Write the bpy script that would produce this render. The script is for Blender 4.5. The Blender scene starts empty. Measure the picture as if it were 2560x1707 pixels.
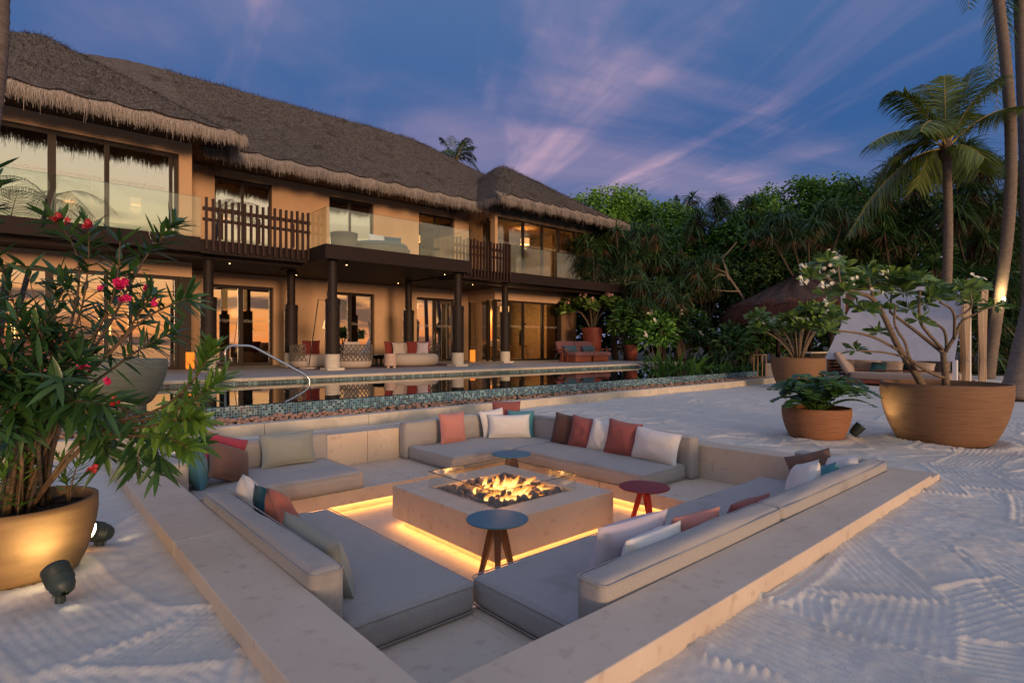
import bpy, math, random
import numpy as np
from mathutils import Vector, Matrix

# ---------------------------------------------------------------- camera, sky, sun, exposure
scene = bpy.context.scene
col = scene.collection
RES_F = 1414.0 / 2560.0            # focal length in picture widths
YAW = math.radians(48.5)           # angle between the view axis and the facade (+X)
CAM_Z = 1.2
cam_d = bpy.data.cameras.new('camera'); cam = bpy.data.objects.new('camera', cam_d); col.objects.link(cam)
cam_d.sensor_width = 36.0; cam_d.lens = 36.0 * RES_F
cam_d.clip_start = 0.05; cam_d.clip_end = 5000
cam_d.shift_y = (861.0 - 853.5) / 2560.0
cam.location = (0, 0, CAM_Z)
cam.rotation_euler = (math.radians(90), 0, YAW - math.radians(90))
scene.camera = cam

SUN_AZ = math.radians(-102)         # direction towards the sun in the XY plane (behind the camera, over the sea)
SUN_EL = math.radians(4.0)
sun_dir = Vector((math.cos(SUN_AZ) * math.cos(SUN_EL), math.sin(SUN_AZ) * math.cos(SUN_EL), math.sin(SUN_EL)))
world = bpy.data.worlds.new('World'); scene.world = world; world.use_nodes = True
wn = world.node_tree; wn.nodes.clear()
def WN(t, **k):
    n = wn.nodes.new(t)
    for a, b in k.items(): setattr(n, a, b)
    return n
w_out = WN('ShaderNodeOutputWorld'); w_bg = WN('ShaderNodeBackground'); w_bg.inputs['Strength'].default_value = 0.15
w_sky = WN('ShaderNodeTexSky'); w_sky.sky_type = 'NISHITA'; w_sky.sun_disc = False
w_sky.sun_elevation = math.radians(1.0); w_sky.sun_rotation = math.radians(90) - SUN_AZ
w_sky.air_density = 1.2; w_sky.dust_density = 0.2; w_sky.ozone_density = 3.0
L = wn.links.new
w_tc = WN('ShaderNodeTexCoord')
w_sep = WN('ShaderNodeSeparateXYZ'); L(w_tc.outputs['Generated'], w_sep.inputs[0])
def wmath(op, a, b=None, clamp=False):
    n = WN('ShaderNodeMath', operation=op); n.use_clamp = clamp
    for i, v in enumerate((a, b)):
        if v is None: continue
        if isinstance(v, (int, float)): n.inputs[i].default_value = v
        else: L(v, n.inputs[i])
    return n.outputs[0]
# clouds on a flat layer seen from below
zz = wmath('MAXIMUM', w_sep.outputs[2], 0.0)
den = wmath('ADD', zz, 0.16)
cx_ = wmath('DIVIDE', w_sep.outputs[0], den); cy_ = wmath('DIVIDE', w_sep.outputs[1], den)
w_cmb = WN('ShaderNodeCombineXYZ'); L(cx_, w_cmb.inputs[0]); L(cy_, w_cmb.inputs[1])
def cloud(rot, sc, stretch, lo, hi, detail, dist, off=(0, 0, 0)):
    vr = WN('ShaderNodeVectorRotate', rotation_type='Z_AXIS'); vr.inputs['Angle'].default_value = math.radians(-rot); L(w_cmb.outputs[0], vr.inputs['Vector'])
    mp = WN('ShaderNodeMapping'); mp.inputs['Scale'].default_value = (stretch, 1, 1); mp.inputs['Location'].default_value = off
    L(vr.outputs[0], mp.inputs[0])
    nz = WN('ShaderNodeTexNoise'); nz.inputs['Scale'].default_value = sc; nz.inputs['Detail'].default_value = detail; nz.inputs['Roughness'].default_value = 0.55; nz.inputs['Distortion'].default_value = dist
    L(mp.outputs[0], nz.inputs['Vector'])
    mr = WN('ShaderNodeMapRange'); mr.interpolation_type = 'SMOOTHSTEP'; mr.inputs[1].default_value = lo; mr.inputs[2].default_value = hi
    L(nz.outputs['Fac'], mr.inputs[0]); return mr.outputs[0]
c_thin = cloud(70, 2.0, 0.34, 0.50, 0.72, 9, 1.3, (11.54, -19.44, 0))
c_wide = cloud(0, 0.6, 0.7, 0.48, 0.72, 6, 0.9, (-12.66, 1.1, 0))
c_sum = wmath('MINIMUM', wmath('ADD', wmath('MULTIPLY', c_wide, 0.31), wmath('MULTIPLY', wmath('MULTIPLY', c_thin, 0.72), wmath('ADD', wmath('MULTIPLY', c_wide, 0.9), 0.16))), 0.9)
# how near a direction is to the sunset
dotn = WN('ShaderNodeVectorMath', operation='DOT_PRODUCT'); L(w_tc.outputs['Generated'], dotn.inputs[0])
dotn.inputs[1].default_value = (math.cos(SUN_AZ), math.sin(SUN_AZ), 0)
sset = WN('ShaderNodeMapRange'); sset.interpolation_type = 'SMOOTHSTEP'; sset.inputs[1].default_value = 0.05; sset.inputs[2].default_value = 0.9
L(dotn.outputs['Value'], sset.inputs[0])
# dark broken cloud banks low over the sunset sea
w_low = WN('ShaderNodeMapping'); w_low.inputs['Scale'].default_value = (2.6, 2.6, 17)
L(w_tc.outputs['Generated'], w_low.inputs[0])
nlow = WN('ShaderNodeTexNoise'); nlow.inputs['Scale'].default_value = 1.7; nlow.inputs['Detail'].default_value = 6; L(w_low.outputs[0], nlow.inputs['Vector'])
rlow = WN('ShaderNodeMapRange'); rlow.interpolation_type = 'SMOOTHSTEP'; rlow.inputs[1].default_value = 0.46; rlow.inputs[2].default_value = 0.57; L(nlow.outputs['Fac'], rlow.inputs[0])
band = WN('ShaderNodeMapRange'); band.interpolation_type = 'SMOOTHSTEP'; band.inputs[1].default_value = 0.24; band.inputs[2].default_value = 0.10; L(w_sep.outputs[2], band.inputs[0])
low_f = wmath('MULTIPLY', wmath('MULTIPLY', rlow.outputs[0], band.outputs[0]), wmath('MULTIPLY', sset.outputs[0], 0.92))
# colours: blue dusk away from the sun; yellow to orange glow at the sunset horizon
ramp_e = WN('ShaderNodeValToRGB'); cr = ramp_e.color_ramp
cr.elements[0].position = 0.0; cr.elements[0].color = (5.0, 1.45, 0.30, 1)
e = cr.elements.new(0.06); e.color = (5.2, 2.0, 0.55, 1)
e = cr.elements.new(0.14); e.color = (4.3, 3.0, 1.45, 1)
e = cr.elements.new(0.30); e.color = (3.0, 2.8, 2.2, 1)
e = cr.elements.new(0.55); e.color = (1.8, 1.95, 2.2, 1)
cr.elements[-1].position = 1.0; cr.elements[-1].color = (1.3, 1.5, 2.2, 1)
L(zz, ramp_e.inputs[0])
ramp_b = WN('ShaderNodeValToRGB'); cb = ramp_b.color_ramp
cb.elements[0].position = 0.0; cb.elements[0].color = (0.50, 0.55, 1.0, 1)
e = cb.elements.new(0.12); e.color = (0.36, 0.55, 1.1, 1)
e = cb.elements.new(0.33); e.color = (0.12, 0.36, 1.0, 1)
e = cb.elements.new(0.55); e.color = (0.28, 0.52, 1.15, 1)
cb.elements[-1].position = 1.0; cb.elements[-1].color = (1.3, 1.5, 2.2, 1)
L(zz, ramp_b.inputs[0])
def wmix(f, a, b, mode='MIX'):
    n = WN('ShaderNodeMix', data_type='RGBA', blend_type=mode)
    if isinstance(f, (int, float)): n.inputs[0].default_value = f
    else: L(f, n.inputs[0])
    for i, v in ((6, a), (7, b)):
        if isinstance(v, tuple): n.inputs[i].default_value = v
        else: L(v, n.inputs[i])
    return n.outputs[2]
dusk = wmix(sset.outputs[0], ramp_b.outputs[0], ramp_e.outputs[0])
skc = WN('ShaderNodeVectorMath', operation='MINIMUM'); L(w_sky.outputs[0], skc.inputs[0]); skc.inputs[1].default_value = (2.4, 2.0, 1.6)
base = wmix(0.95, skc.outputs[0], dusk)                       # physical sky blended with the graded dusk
ccol = wmix(sset.outputs[0], (2.2, 1.42, 1.75, 1), (4.0, 2.7, 1.8, 1))
base = wmix(c_sum, base, ccol)
base = wmix(low_f, base, (0.42, 0.34, 0.33, 1))
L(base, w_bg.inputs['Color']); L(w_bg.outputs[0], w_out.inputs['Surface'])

sun_d = bpy.data.lights.new('sun', 'SUN'); sun_d.energy = 1.3; sun_d.angle = math.radians(10); sun_d.color = (1.0, 0.62, 0.36)
sun = bpy.data.objects.new('sun', sun_d); col.objects.link(sun)
sun.rotation_euler = Vector((math.cos(SUN_AZ), math.sin(SUN_AZ), math.tan(math.radians(3.2)))).to_track_quat('Z', 'Y').to_euler()
sun.location = (0, -30, 30)

scene.render.engine = 'CYCLES'
scene.view_settings.view_transform = 'Standard'; scene.view_settings.look = 'None'
scene.view_settings.exposure = 1.08; scene.view_settings.gamma = 1.0; scene.view_settings.use_curve_mapping = False
cy = scene.cycles
cy.use_denoising = True
try: cy.denoiser = 'OPENIMAGEDENOISE'
except Exception: pass
cy.max_bounces = 8; cy.diffuse_bounces = 3; cy.glossy_bounces = 4; cy.transmission_bounces = 6; cy.transparent_max_bounces = 16
cy.caustics_reflective = False; cy.caustics_refractive = False; cy.sample_clamp_indirect = 4.0
scene.render.film_transparent = False

# ---------------------------------------------------------------- helpers
rnd = random.Random(7)
rng = np.random.default_rng(11)
CF = np.array([math.cos(YAW), math.sin(YAW), 0.0]); CR = np.array([math.sin(YAW), -math.cos(YAW), 0.0])
def at(px, py, d):
    """world point seen at photograph pixel (2560 wide) at depth d: used to take measurements off the photograph"""
    u = (px - 1280) / 1414.0; v = (861 - py) / 1414.0
    p = CF * d + CR * (u * d); return np.array([p[0], p[1], CAM_Z + v * d])

def org(o):
    while o is not None:
        if 'o_x' in ORG.get(o.name, {}): return ORG[o.name]['o_x']
        o = o.parent
    return np.zeros(3)
ORG = {}
def props(o, label=None, cat=None, group=None, kind=None):
    if label: o['label'] = label
    if cat: o['category'] = cat
    if group: o['group'] = group
    if kind: o['kind'] = kind
    return o
def thing(name, loc, label, cat, group=None):
    o = bpy.data.objects.new(name, None); col.objects.link(o); o.location = tuple(loc); o.empty_display_size = 0.2
    ORG[o.name] = {'o_x': np.array(loc, float)}
    return props(o, label, cat, group)
def mesh_np(name, V, faces):
    me = bpy.data.meshes.new(name)
    V = np.asarray(V, np.float32)
    if isinstance(faces, np.ndarray):
        n, k = faces.shape
        me.vertices.add(len(V)); me.vertices.foreach_set('co', V.ravel())
        me.loops.add(n * k); me.loops.foreach_set('vertex_index', faces.astype(np.int32).ravel())
        me.polygons.add(n); me.polygons.foreach_set('loop_start', np.arange(0, n * k, k, dtype=np.int32))
        try: me.polygons.foreach_set('loop_total', np.full(n, k, dtype=np.int32))
        except Exception: pass
        me.update(calc_edges=True); me.validate()
    else:
        me.from_pydata([tuple(map(float, v)) for v in V], [], faces); me.update()
    return me
def make(name, V, faces, mat, parent=None, smooth=False, **pr):
    V = np.asarray(V, float)
    if parent is not None: V = V - org(parent)
    me = mesh_np(name, V, faces)
    if mat is not None: me.materials.append(mat)
    if smooth: me.polygons.foreach_set('use_smooth', np.ones(len(me.polygons), bool))
    o = bpy.data.objects.new(name, me); col.objects.link(o)
    if parent is not None: o.parent = parent
    return props(o, **pr)
def copy_tree(o, parent=None, loc=None, rz=None, label=None):
    c = o.copy(); col.objects.link(c); c.parent = parent
    if loc is not None: c.location = tuple(loc)
    if rz is not None: c.rotation_euler = (0, 0, rz)
    if label: c['label'] = label
    for ch in list(o.children): copy_tree(ch, c)
    return c
class MB:
    def __init__(s): s.v = []; s.f = []
    def add(s, V, F):
        b = len(s.v); s.v += [tuple(x) for x in V]; s.f += [tuple(i + b for i in f) for f in F]; return s
    def box(s, a, b):
        x0, y0, z0 = a; x1, y1, z1 = b
        return s.add([(x0,y0,z0),(x1,y0,z0),(x1,y1,z0),(x0,y1,z0),(x0,y0,z1),(x1,y0,z1),(x1,y1,z1),(x0,y1,z1)],
                     [(0,3,2,1),(4,5,6,7),(0,1,5,4),(1,2,6,5),(2,3,7,6),(3,0,4,7)])
    def quad(s, *p): return s.add(p, [tuple(range(len(p)))])
    def tube(s, pts, rad, n=8, cap=True):
        pts = [np.array(p, float) for p in pts]; m = len(pts)
        if np.isscalar(rad): rad = [rad] * m
        V = []; F = []; up = None
        for i, p in enumerate(pts):
            t = pts[min(i + 1, m - 1)] - pts[max(i - 1, 0)]; t = t / (np.linalg.norm(t) + 1e-9)
            if up is None:
                up = np.array([0, 0, 1.0]) if abs(t[2]) < 0.9 else np.array([1.0, 0, 0])
            a = np.cross(t, up); a /= (np.linalg.norm(a) + 1e-9); b = np.cross(a, t); up = b
            for k in range(n):
                w = 2 * math.pi * k / n; V.append(p + rad[i] * (a * math.cos(w) + b * math.sin(w)))
        for i in range(m - 1):
            for k in range(n):
                k2 = (k + 1) % n; F.append((i*n+k, i*n+k2, (i+1)*n+k2, (i+1)*n+k))
        if cap:
            F.append(tuple(reversed(range(n)))); F.append(tuple(range((m-1)*n, m*n)))
        return s.add(V, F)
    def lathe(s, prof, c, n=32, sx=1, sy=1, cap=True):
        V = []; F = []; m = len(prof)
        for r, z in prof:
            for k in range(n):
                w = 2 * math.pi * k / n; V.append((c[0] + sx * r * math.cos(w), c[1] + sy * r * math.sin(w), c[2] + z))
        for i in range(m - 1):
            for k in range(n):
                k2 = (k + 1) % n; F.append((i*n+k, i*n+k2, (i+1)*n+k2, (i+1)*n+k))
        if cap: F.append(tuple(reversed(range(n)))); F.append(tuple(range((m-1)*n, m*n)))
        return s.add(V, F)
    def rbox(s, a, b, r=0.03, n=3, puff=0.0):
        """rounded box, optionally with faces puffed out a little"""
        a = np.array(a, float); b = np.array(b, float); c = (a + b) / 2; h = (b - a) / 2; r = min(r, *h)
        def ticks(hh):
            inner = hh - r
            t = [-hh + r * (1 - math.cos(math.pi / 2 * i / n)) for i in range(n + 1)]
            mid = list(np.linspace(-inner, inner, max(6, int(inner * 24)) if puff else 2)[1:-1])
            return np.array(t + mid + [-x for x in reversed(t)])
        T = [ticks(x) for x in h]
        for ax in range(3):
            u, w = [(1, 2), (2, 0), (0, 1)][ax]
            for sg in (-1, 1):
                A, B = np.meshgrid(T[u], T[w], indexing='ij')
                P = np.zeros(A.shape + (3,)); P[..., u] = A; P[..., w] = B; P[..., ax] = sg * h[ax]
                q = np.clip(P, -(h - r), h - r); dlt = P - q; nn = np.linalg.norm(dlt, axis=-1, keepdims=True); nn[nn == 0] = 1
                P = q + dlt / nn * r
                if puff:
                    P[..., ax] += sg * puff * (1 - (A / h[u]) ** 2) * (1 - (B / h[w]) ** 2)
                P += c; na, nb = A.shape
                idx = np.arange(na * nb).reshape(na, nb); F = []
                for i in range(na - 1):
                    for j in range(nb - 1):
                        f = (idx[i, j], idx[i + 1, j], idx[i + 1, j + 1], idx[i, j + 1])
                        F.append(f if sg > 0 else f[::-1])
                s.add(P.reshape(-1, 3), F)
        return s
    def xf(s, M, start=0):
        M = Matrix(M) if not isinstance(M, Matrix) else M
        s.v[start:] = [tuple(M @ Vector(v)) for v in s.v[start:]]; return s
    def build(s, name, mat, parent=None, smooth=False, **pr):
        return make(name, np.array(s.v, float).reshape(-1, 3), s.f, mat, parent, smooth, **pr)

def vnoise(x, y, seed=0):
    """smooth lattice noise, about -1..1"""
    r = np.random.default_rng(seed).uniform(-1, 1, (256, 256))
    xi = np.floor(x).astype(int); yi = np.floor(y).astype(int); fx = x - xi; fy = y - yi
    fx = fx * fx * (3 - 2 * fx); fy = fy * fy * (3 - 2 * fy)
    g = lambda i, j: r[i & 255, j & 255]
    return (g(xi, yi) * (1 - fx) + g(xi + 1, yi) * fx) * (1 - fy) + (g(xi, yi + 1) * (1 - fx) + g(xi + 1, yi + 1) * fx) * fy
def fbm(x, y, seed=0, o=4):
    s = 0; a = 1.0
    for i in range(o): s = s + a * vnoise(x * 2 ** i + 17.3 * i, y * 2 ** i + 5.1 * i, seed + i); a *= 0.5
    return s / 1.9
def unit(v): return v / (np.linalg.norm(v, axis=-1, keepdims=True) + 1e-9)

# leaf generator: every leaf is its own strip of quads with a folded midrib
PROF = {'lance': lambda t: np.sin(np.pi * np.clip(t, 0, 1) ** 0.8) ** 0.9 + 0.02,
        'paddle': lambda t: 0.12 + 0.88 * np.clip(np.sin(np.pi * np.clip(t, 0, 1) ** 1.5), 0, 1) ** 0.8 * (t < 0.999),
        'blade': lambda t: (0.45 + 0.55 * np.clip(t * 5, 0, 1)) * np.clip(1 - t ** 2.2, 0.03, 1),
        'oval': lambda t: np.sin(np.pi * t) ** 0.65 + 0.02,
        'straw': lambda t: 1.0 - 0.65 * t}
def leaf_geo(P, D, N, Ln, W, droop=0.2, st=4, shape='lance', fold=0.15, three=True):
    P = np.asarray(P, float); D = unit(np.asarray(D, float)); N = np.asarray(N, float); n = len(P)
    Ln = np.broadcast_to(np.asarray(Ln, float), (n,)); W = np.broadcast_to(np.asarray(W, float), (n,)); droop = np.broadcast_to(np.asarray(droop, float), (n,))
    S = unit(np.cross(D, N)); U = unit(np.cross(S, D))
    t = np.linspace(0, 1, st); prof = PROF[shape](t)
    tt = t[None, :, None]
    C = P[:, None, :] + D[:, None, :] * (Ln[:, None, None] * tt)
    C = C + np.array([0, 0, -1.0]) * (droop * Ln)[:, None, None] * tt ** 2
    hw = (W[:, None] * prof[None, :] * 0.5)[:, :, None]
    Lf = C - S[:, None, :] * hw; Rt = C + S[:, None, :] * hw
    if three:
        Md = C - U[:, None, :] * hw * (2 * fold)
        V = np.stack([Lf, Md, Rt], 2).reshape(-1, 3); k = 3
    else:
        V = np.stack([Lf, Rt], 2).reshape(-1, 3); k = 2
    q = []
    for i in range(st - 1):
        for j in range(k - 1):
            q.append((i*k+j, i*k+j+1, (i+1)*k+j+1, (i+1)*k+j))
    q = np.array(q); F = (np.arange(n)[:, None, None] * (st * k) + q[None]).reshape(-1, 4)
    return V, F
class LB:
    """collects leaf geometry"""
    def __init__(s): s.V = []; s.F = []; s.n = 0
    def add(s, V, F): s.V.append(V); s.F.append(F + s.n); s.n += len(V); return s
    def leaves(s, *a, **k): return s.add(*leaf_geo(*a, **k))
    def build(s, name, mat, parent=None, smooth=True, **pr):
        return make(name, np.concatenate(s.V), np.concatenate(s.F), mat, parent, smooth, **pr)
def rdirs(n, zmin=-1.0, zmax=1.0, r=rng):
    z = r.uniform(zmin, zmax, n); a = r.uniform(0, 2 * np.pi, n); q = np.sqrt(np.clip(1 - z * z, 0, 1))
    return np.stack([q * np.cos(a), q * np.sin(a), z], 1)
def bez(a, b, c, n): # quadratic curve
    t = np.linspace(0, 1, n)[:, None]; a, b, c = map(np.asarray, (a, b, c))
    return a * (1 - t) ** 2 + 2 * b * t * (1 - t) + c * t ** 2

# ---------------------------------------------------------------- materials
def mat(name, c1, c2=None, scale=6, rough=0.6, bump=0.0, bscale=40, stretch=(1, 1, 1), detail=4, metal=0.0, spec=0.4, lo=0.35, hi=0.65,
        island=0.0, trans=0.0, bdist=0.02, coat=0.0, c3=None, s3=40, sheen=0.0):
    m = bpy.data.materials.new(name); m.use_nodes = True; nt = m.node_tree; N = nt.nodes; K = nt.links.new
    b = N['Principled BSDF']; out = N['Material Output']
    b.inputs['Roughness'].default_value = rough; b.inputs['Metallic'].default_value = metal; b.inputs['Specular IOR Level'].default_value = spec
    b.inputs['Coat Weight'].default_value = coat
    if sheen: b.inputs['Sheen Weight'].default_value = sheen
    tc = N.new('ShaderNodeTexCoord'); mp = N.new('ShaderNodeMapping'); mp.inputs['Scale'].default_value = stretch; K(tc.outputs['Object'], mp.inputs[0])
    c1 = tuple(c1) + (1,); cur = None
    if c2 is not None:
        nz = N.new('ShaderNodeTexNoise'); nz.inputs['Scale'].default_value = scale; nz.inputs['Detail'].default_value = detail; nz.inputs['Roughness'].default_value = 0.6
        K(mp.outputs[0], nz.inputs['Vector'])
        mr = N.new('ShaderNodeMapRange'); mr.inputs[1].default_value = lo; mr.inputs[2].default_value = hi; K(nz.outputs['Fac'], mr.inputs[0])
        mx = N.new('ShaderNodeMix'); mx.data_type = 'RGBA'; mx.inputs[6].default_value = c1; mx.inputs[7].default_value = tuple(c2) + (1,); K(mr.outputs[0], mx.inputs[0]); cur = mx.outputs[2]
        if c3 is not None:
            n3 = N.new('ShaderNodeTexNoise'); n3.inputs['Scale'].default_value = s3; n3.inputs['Detail'].default_value = 3; K(mp.outputs[0], n3.inputs['Vector'])
            m3 = N.new('ShaderNodeMapRange'); m3.inputs[1].default_value = 0.58; m3.inputs[2].default_value = 0.72; K(n3.outputs['Fac'], m3.inputs[0])
            x3 = N.new('ShaderNodeMix'); x3.data_type = 'RGBA'; K(cur, x3.inputs[6]); x3.inputs[7].default_value = tuple(c3) + (1,); K(m3.outputs[0], x3.inputs[0]); cur = x3.outputs[2]
    if island:
        ge = N.new('ShaderNodeNewGeometry'); hs = N.new('ShaderNodeHueSaturation')
        ma = N.new('ShaderNodeMapRange'); ma.inputs[3].default_value = 1 - island; ma.inputs[4].default_value = 1 + island
        K(ge.outputs['Random Per Island'], ma.inputs[0]); K(ma.outputs[0], hs.inputs['Value'])
        mh = N.new('ShaderNodeMapRange'); mh.inputs[3].default_value = 0.5 + 0.03 * island; mh.inputs[4].default_value = 0.5 - 0.03 * island
        K(ge.outputs['Random Per Island'], mh.inputs[0]); K(mh.outputs[0], hs.inputs['Hue'])
        if cur is None: hs.inputs['Color'].default_value = c1
        else: K(cur, hs.inputs['Color'])
        cur = hs.outputs[0]
    if cur is None: b.inputs['Base Color'].default_value = c1
    else: K(cur, b.inputs['Base Color'])
    if bump:
        nb = N.new('ShaderNodeTexNoise'); nb.inputs['Scale'].default_value = bscale; nb.inputs['Detail'].default_value = 4; K(mp.outputs[0], nb.inputs['Vector'])
        bp = N.new('ShaderNodeBump'); bp.inputs['Strength'].default_value = bump; bp.inputs['Distance'].default_value = bdist; K(nb.outputs['Fac'], bp.inputs['Height']); K(bp.outputs[0], b.inputs['Normal'])
    if trans:
        tr = N.new('ShaderNodeBsdfTranslucent'); ms = N.new('ShaderNodeMixShader'); ms.inputs[0].default_value = trans
        if cur is None: tr.inputs[0].default_value = c1
        else: K(cur, tr.inputs[0])
        K(b.outputs[0], ms.inputs[1]); K(tr.outputs[0], ms.inputs[2]); K(ms.outputs[0], out.inputs[0])
    return m
def emit(name, c, s):
    m = bpy.data.materials.new(name); m.use_nodes = True; nt = m.node_tree; nt.nodes.clear()
    o = nt.nodes.new('ShaderNodeOutputMaterial'); e = nt.nodes.new('ShaderNodeEmission'); e.inputs[0].default_value = tuple(c) + (1,); e.inputs[1].default_value = s
    nt.links.new(e.outputs[0], o.inputs[0]); return m
def glass(name, tint, refl, edge=0.9, rough=0.0, blend=0.35, bump=0.0):
    m = bpy.data.materials.new(name); m.use_nodes = True; nt = m.node_tree; nt.nodes.clear(); N = nt.nodes; K = nt.links.new
    o = N.new('ShaderNodeOutputMaterial'); t = N.new('ShaderNodeBsdfTransparent'); t.inputs[0].default_value = tuple(tint) + (1,)
    g = N.new('ShaderNodeBsdfGlossy'); g.inputs['Roughness'].default_value = rough; g.inputs[0].default_value = (1, 1, 1, 1)
    lw = N.new('ShaderNodeLayerWeight'); lw.inputs[0].default_value = blend
    mr = N.new('ShaderNodeMapRange'); mr.inputs[3].default_value = refl; mr.inputs[4].default_value = edge; K(lw.outputs['Facing'], mr.inputs[0])
    if bump:
        tc = N.new('ShaderNodeTexCoord'); nz = N.new('ShaderNodeTexNoise'); nz.inputs['Scale'].default_value = 1.3; nz.inputs['Detail'].default_value = 2; K(tc.outputs['Object'], nz.inputs['Vector'])
        bp = N.new('ShaderNodeBump'); bp.inputs['Strength'].default_value = bump; bp.inputs['Distance'].default_value = 0.02; K(nz.outputs['Fac'], bp.inputs['Height']); K(bp.outputs[0], g.inputs['Normal'])
    x = N.new('ShaderNodeMixShader'); K(mr.outputs[0], x.inputs[0]); K(t.outputs[0], x.inputs[1]); K(g.outputs[0], x.inputs[2]); K(x.outputs[0], o.inputs[0]); return m
M = {}
M['sand'] = mat('sand', (0.60, 0.55, 0.485), (0.67, 0.625, 0.56), 3.0, 0.9, 0.35, 260, spec=0.1, bdist=0.004, c3=(0.52, 0.46, 0.42), s3=90)
M['stone'] = mat('limestone', (0.54, 0.435, 0.34), (0.62, 0.51, 0.405), 2.2, 0.62, 0.12, 60, detail=7, spec=0.25, lo=0.3, hi=0.7, c3=(0.475, 0.37, 0.29), s3=13, bdist=0.004)
M['kerb'] = mat('kerb_stone', (0.50, 0.44, 0.36), (0.60, 0.53, 0.43), 3, 0.7, 0.1, 50, detail=6, c3=(0.42, 0.38, 0.30), s3=7)
M['deckstone'] = mat('deck_stone', (0.36, 0.31, 0.28), (0.44, 0.38, 0.34), 1.6, 0.7, 0.06, 60, detail=6, c3=(0.33, 0.28, 0.25), s3=5)
M['fabric'] = mat('grey_fabric', (0.31, 0.29, 0.28), (0.40, 0.375, 0.36), 170, 0.92, 0.8, 260, spec=0.12, bdist=0.004, sheen=0.2, c3=(0.29, 0.265, 0.25), s3=3)
M['stucco'] = mat('ochre_stucco', (0.535, 0.35, 0.215), (0.595, 0.395, 0.245), 1.1, 0.85, 0.12, 90, detail=6, spec=0.15, bdist=0.005)
M['darkwood'] = mat('dark_wood', (0.012, 0.007, 0.0065), (0.023, 0.013, 0.011), 5, 0.65, 0.2, 30, (1, 12, 12), detail=5, spec=0.2)
M['slatwood'] = mat('slat_wood', (0.024, 0.010, 0.0075), (0.042, 0.018, 0.013), 6, 0.6, 0.15, 30, (12, 12, 1), detail=5, spec=0.25)
M['bronze'] = mat('bronze_frame', (0.026, 0.017, 0.013), None, rough=0.5, spec=0.25)
M['column'] = mat('column_leather', (0.015, 0.010, 0.008), (0.025, 0.016, 0.013), 9, 0.55, 0.25, 70, spec=0.22)
M['thatch'] = mat('thatch', (0.082, 0.07, 0.063), (0.195, 0.171, 0.155), 9, 0.95, 1.0, 34, (1.0, 1.0, 1.0), detail=9, spec=0.05, bdist=0.06, lo=0.3, hi=0.7, c3=(0.07, 0.056, 0.048), s3=1.1)
M['straw'] = mat('straw', (0.15, 0.13, 0.116), None, rough=0.95, spec=0.05, island=0.55)
M['fringe'] = mat('fringe_straw', (0.29, 0.247, 0.212), None, rough=0.95, spec=0.05, island=0.5)
M['strawred'] = mat('red_straw', (0.135, 0.06, 0.042), None, rough=0.95, spec=0.05, island=0.5)
M['strawdark'] = mat('dark_straw', (0.07, 0.048, 0.04), (0.13, 0.088, 0.072), 14, rough=0.95, spec=0.05, island=0.4, bump=0.6, bscale=40)
M['edgeshadow'] = mat('thatch_edge_shadow', (0.022, 0.016, 0.013), None, rough=0.95)  # near-black colour for the shadow line drawn along the thatch edge
M['soffit'] = mat('soffit_wood', (0.05, 0.028, 0.018), (0.075, 0.042, 0.027), 6, 0.7, 0.1, 30, (1, 9, 1))
M['window'] = glass('window_glass', (0.55, 0.52, 0.47), 0.50, 0.9)
M['windowdark'] = glass('wing_glass', (0.78, 0.76, 0.70), 0.07, 0.6, blend=0.25)
M['railglass'] = glass('rail_glass', (0.93, 0.98, 0.96), 0.055, 0.40, blend=0.2)
M['fireglass'] = glass('fire_glass', (0.97, 0.98, 0.97), 0.03, 0.25, blend=0.15)
M['glassedge'] = mat('glass_edge', (0.03, 0.06, 0.05), None, rough=0.2)
M['print'] = mat('white_print', (0.55, 0.5, 0.45), None, rough=0.6)
M['mosaic'] = None
M['terracotta'] = mat('terracotta', (0.235, 0.10, 0.045), (0.29, 0.13, 0.06), 3, 0.78, 0.35, 120, (1, 1, 14), detail=6, c3=(0.17, 0.075, 0.036), s3=5, bdist=0.006)
M['brownpot'] = mat('brown_planter', (0.185, 0.095, 0.046), (0.235, 0.125, 0.062), 3, 0.78, 0.4, 130, (1, 1, 16), detail=6, c3=(0.13, 0.068, 0.034), s3=5, bdist=0.006)
M['goldpot'] = mat('ochre_planter', (0.215, 0.125, 0.05), (0.265, 0.155, 0.065), 4, 0.75, 0.35, 160, (1, 1, 4), detail=6, c3=(0.22, 0.12, 0.045), s3=30, bdist=0.005)
M['sagepot'] = mat('sage_planter', (0.15, 0.175, 0.14), (0.20, 0.225, 0.185), 4, 0.6, 0.3, 90, (1, 1, 12))
M['redpot'] = mat('red_planter', (0.15, 0.028, 0.02), (0.19, 0.04, 0.028), 5, 0.65, 0.2, 120)
M['soil'] = mat('mulch', (0.022, 0.013, 0.009), (0.06, 0.032, 0.02), 40, 0.95, 0.8, 60, bdist=0.03)
M['earth'] = mat('earth', (0.03, 0.025, 0.015), (0.06, 0.05, 0.03), 5, 0.95, 0.5, 12)
M['bark'] = mat('grey_bark', (0.14, 0.105, 0.075), (0.22, 0.175, 0.13), 22, 0.85, 0.7, 40, (1, 1, 3))
M['frangibark'] = mat('frangipani_bark', (0.12, 0.085, 0.055), (0.20, 0.15, 0.105), 26, 0.8, 0.6, 60)
M['palmbark'] = mat('palm_bark', (0.13, 0.10, 0.08), (0.21, 0.165, 0.135), 3.2, 0.9, 0.6, 20, (2, 2, 9), detail=5)
M['twig'] = mat('brown_twig', (0.10, 0.06, 0.032), (0.15, 0.095, 0.05), 30, 0.7, 0.2, 60)
M['oleander'] = mat('oleander_leaf', (0.034, 0.092, 0.022), None, rough=0.38, spec=0.5, island=0.42, trans=0.22)
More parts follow.
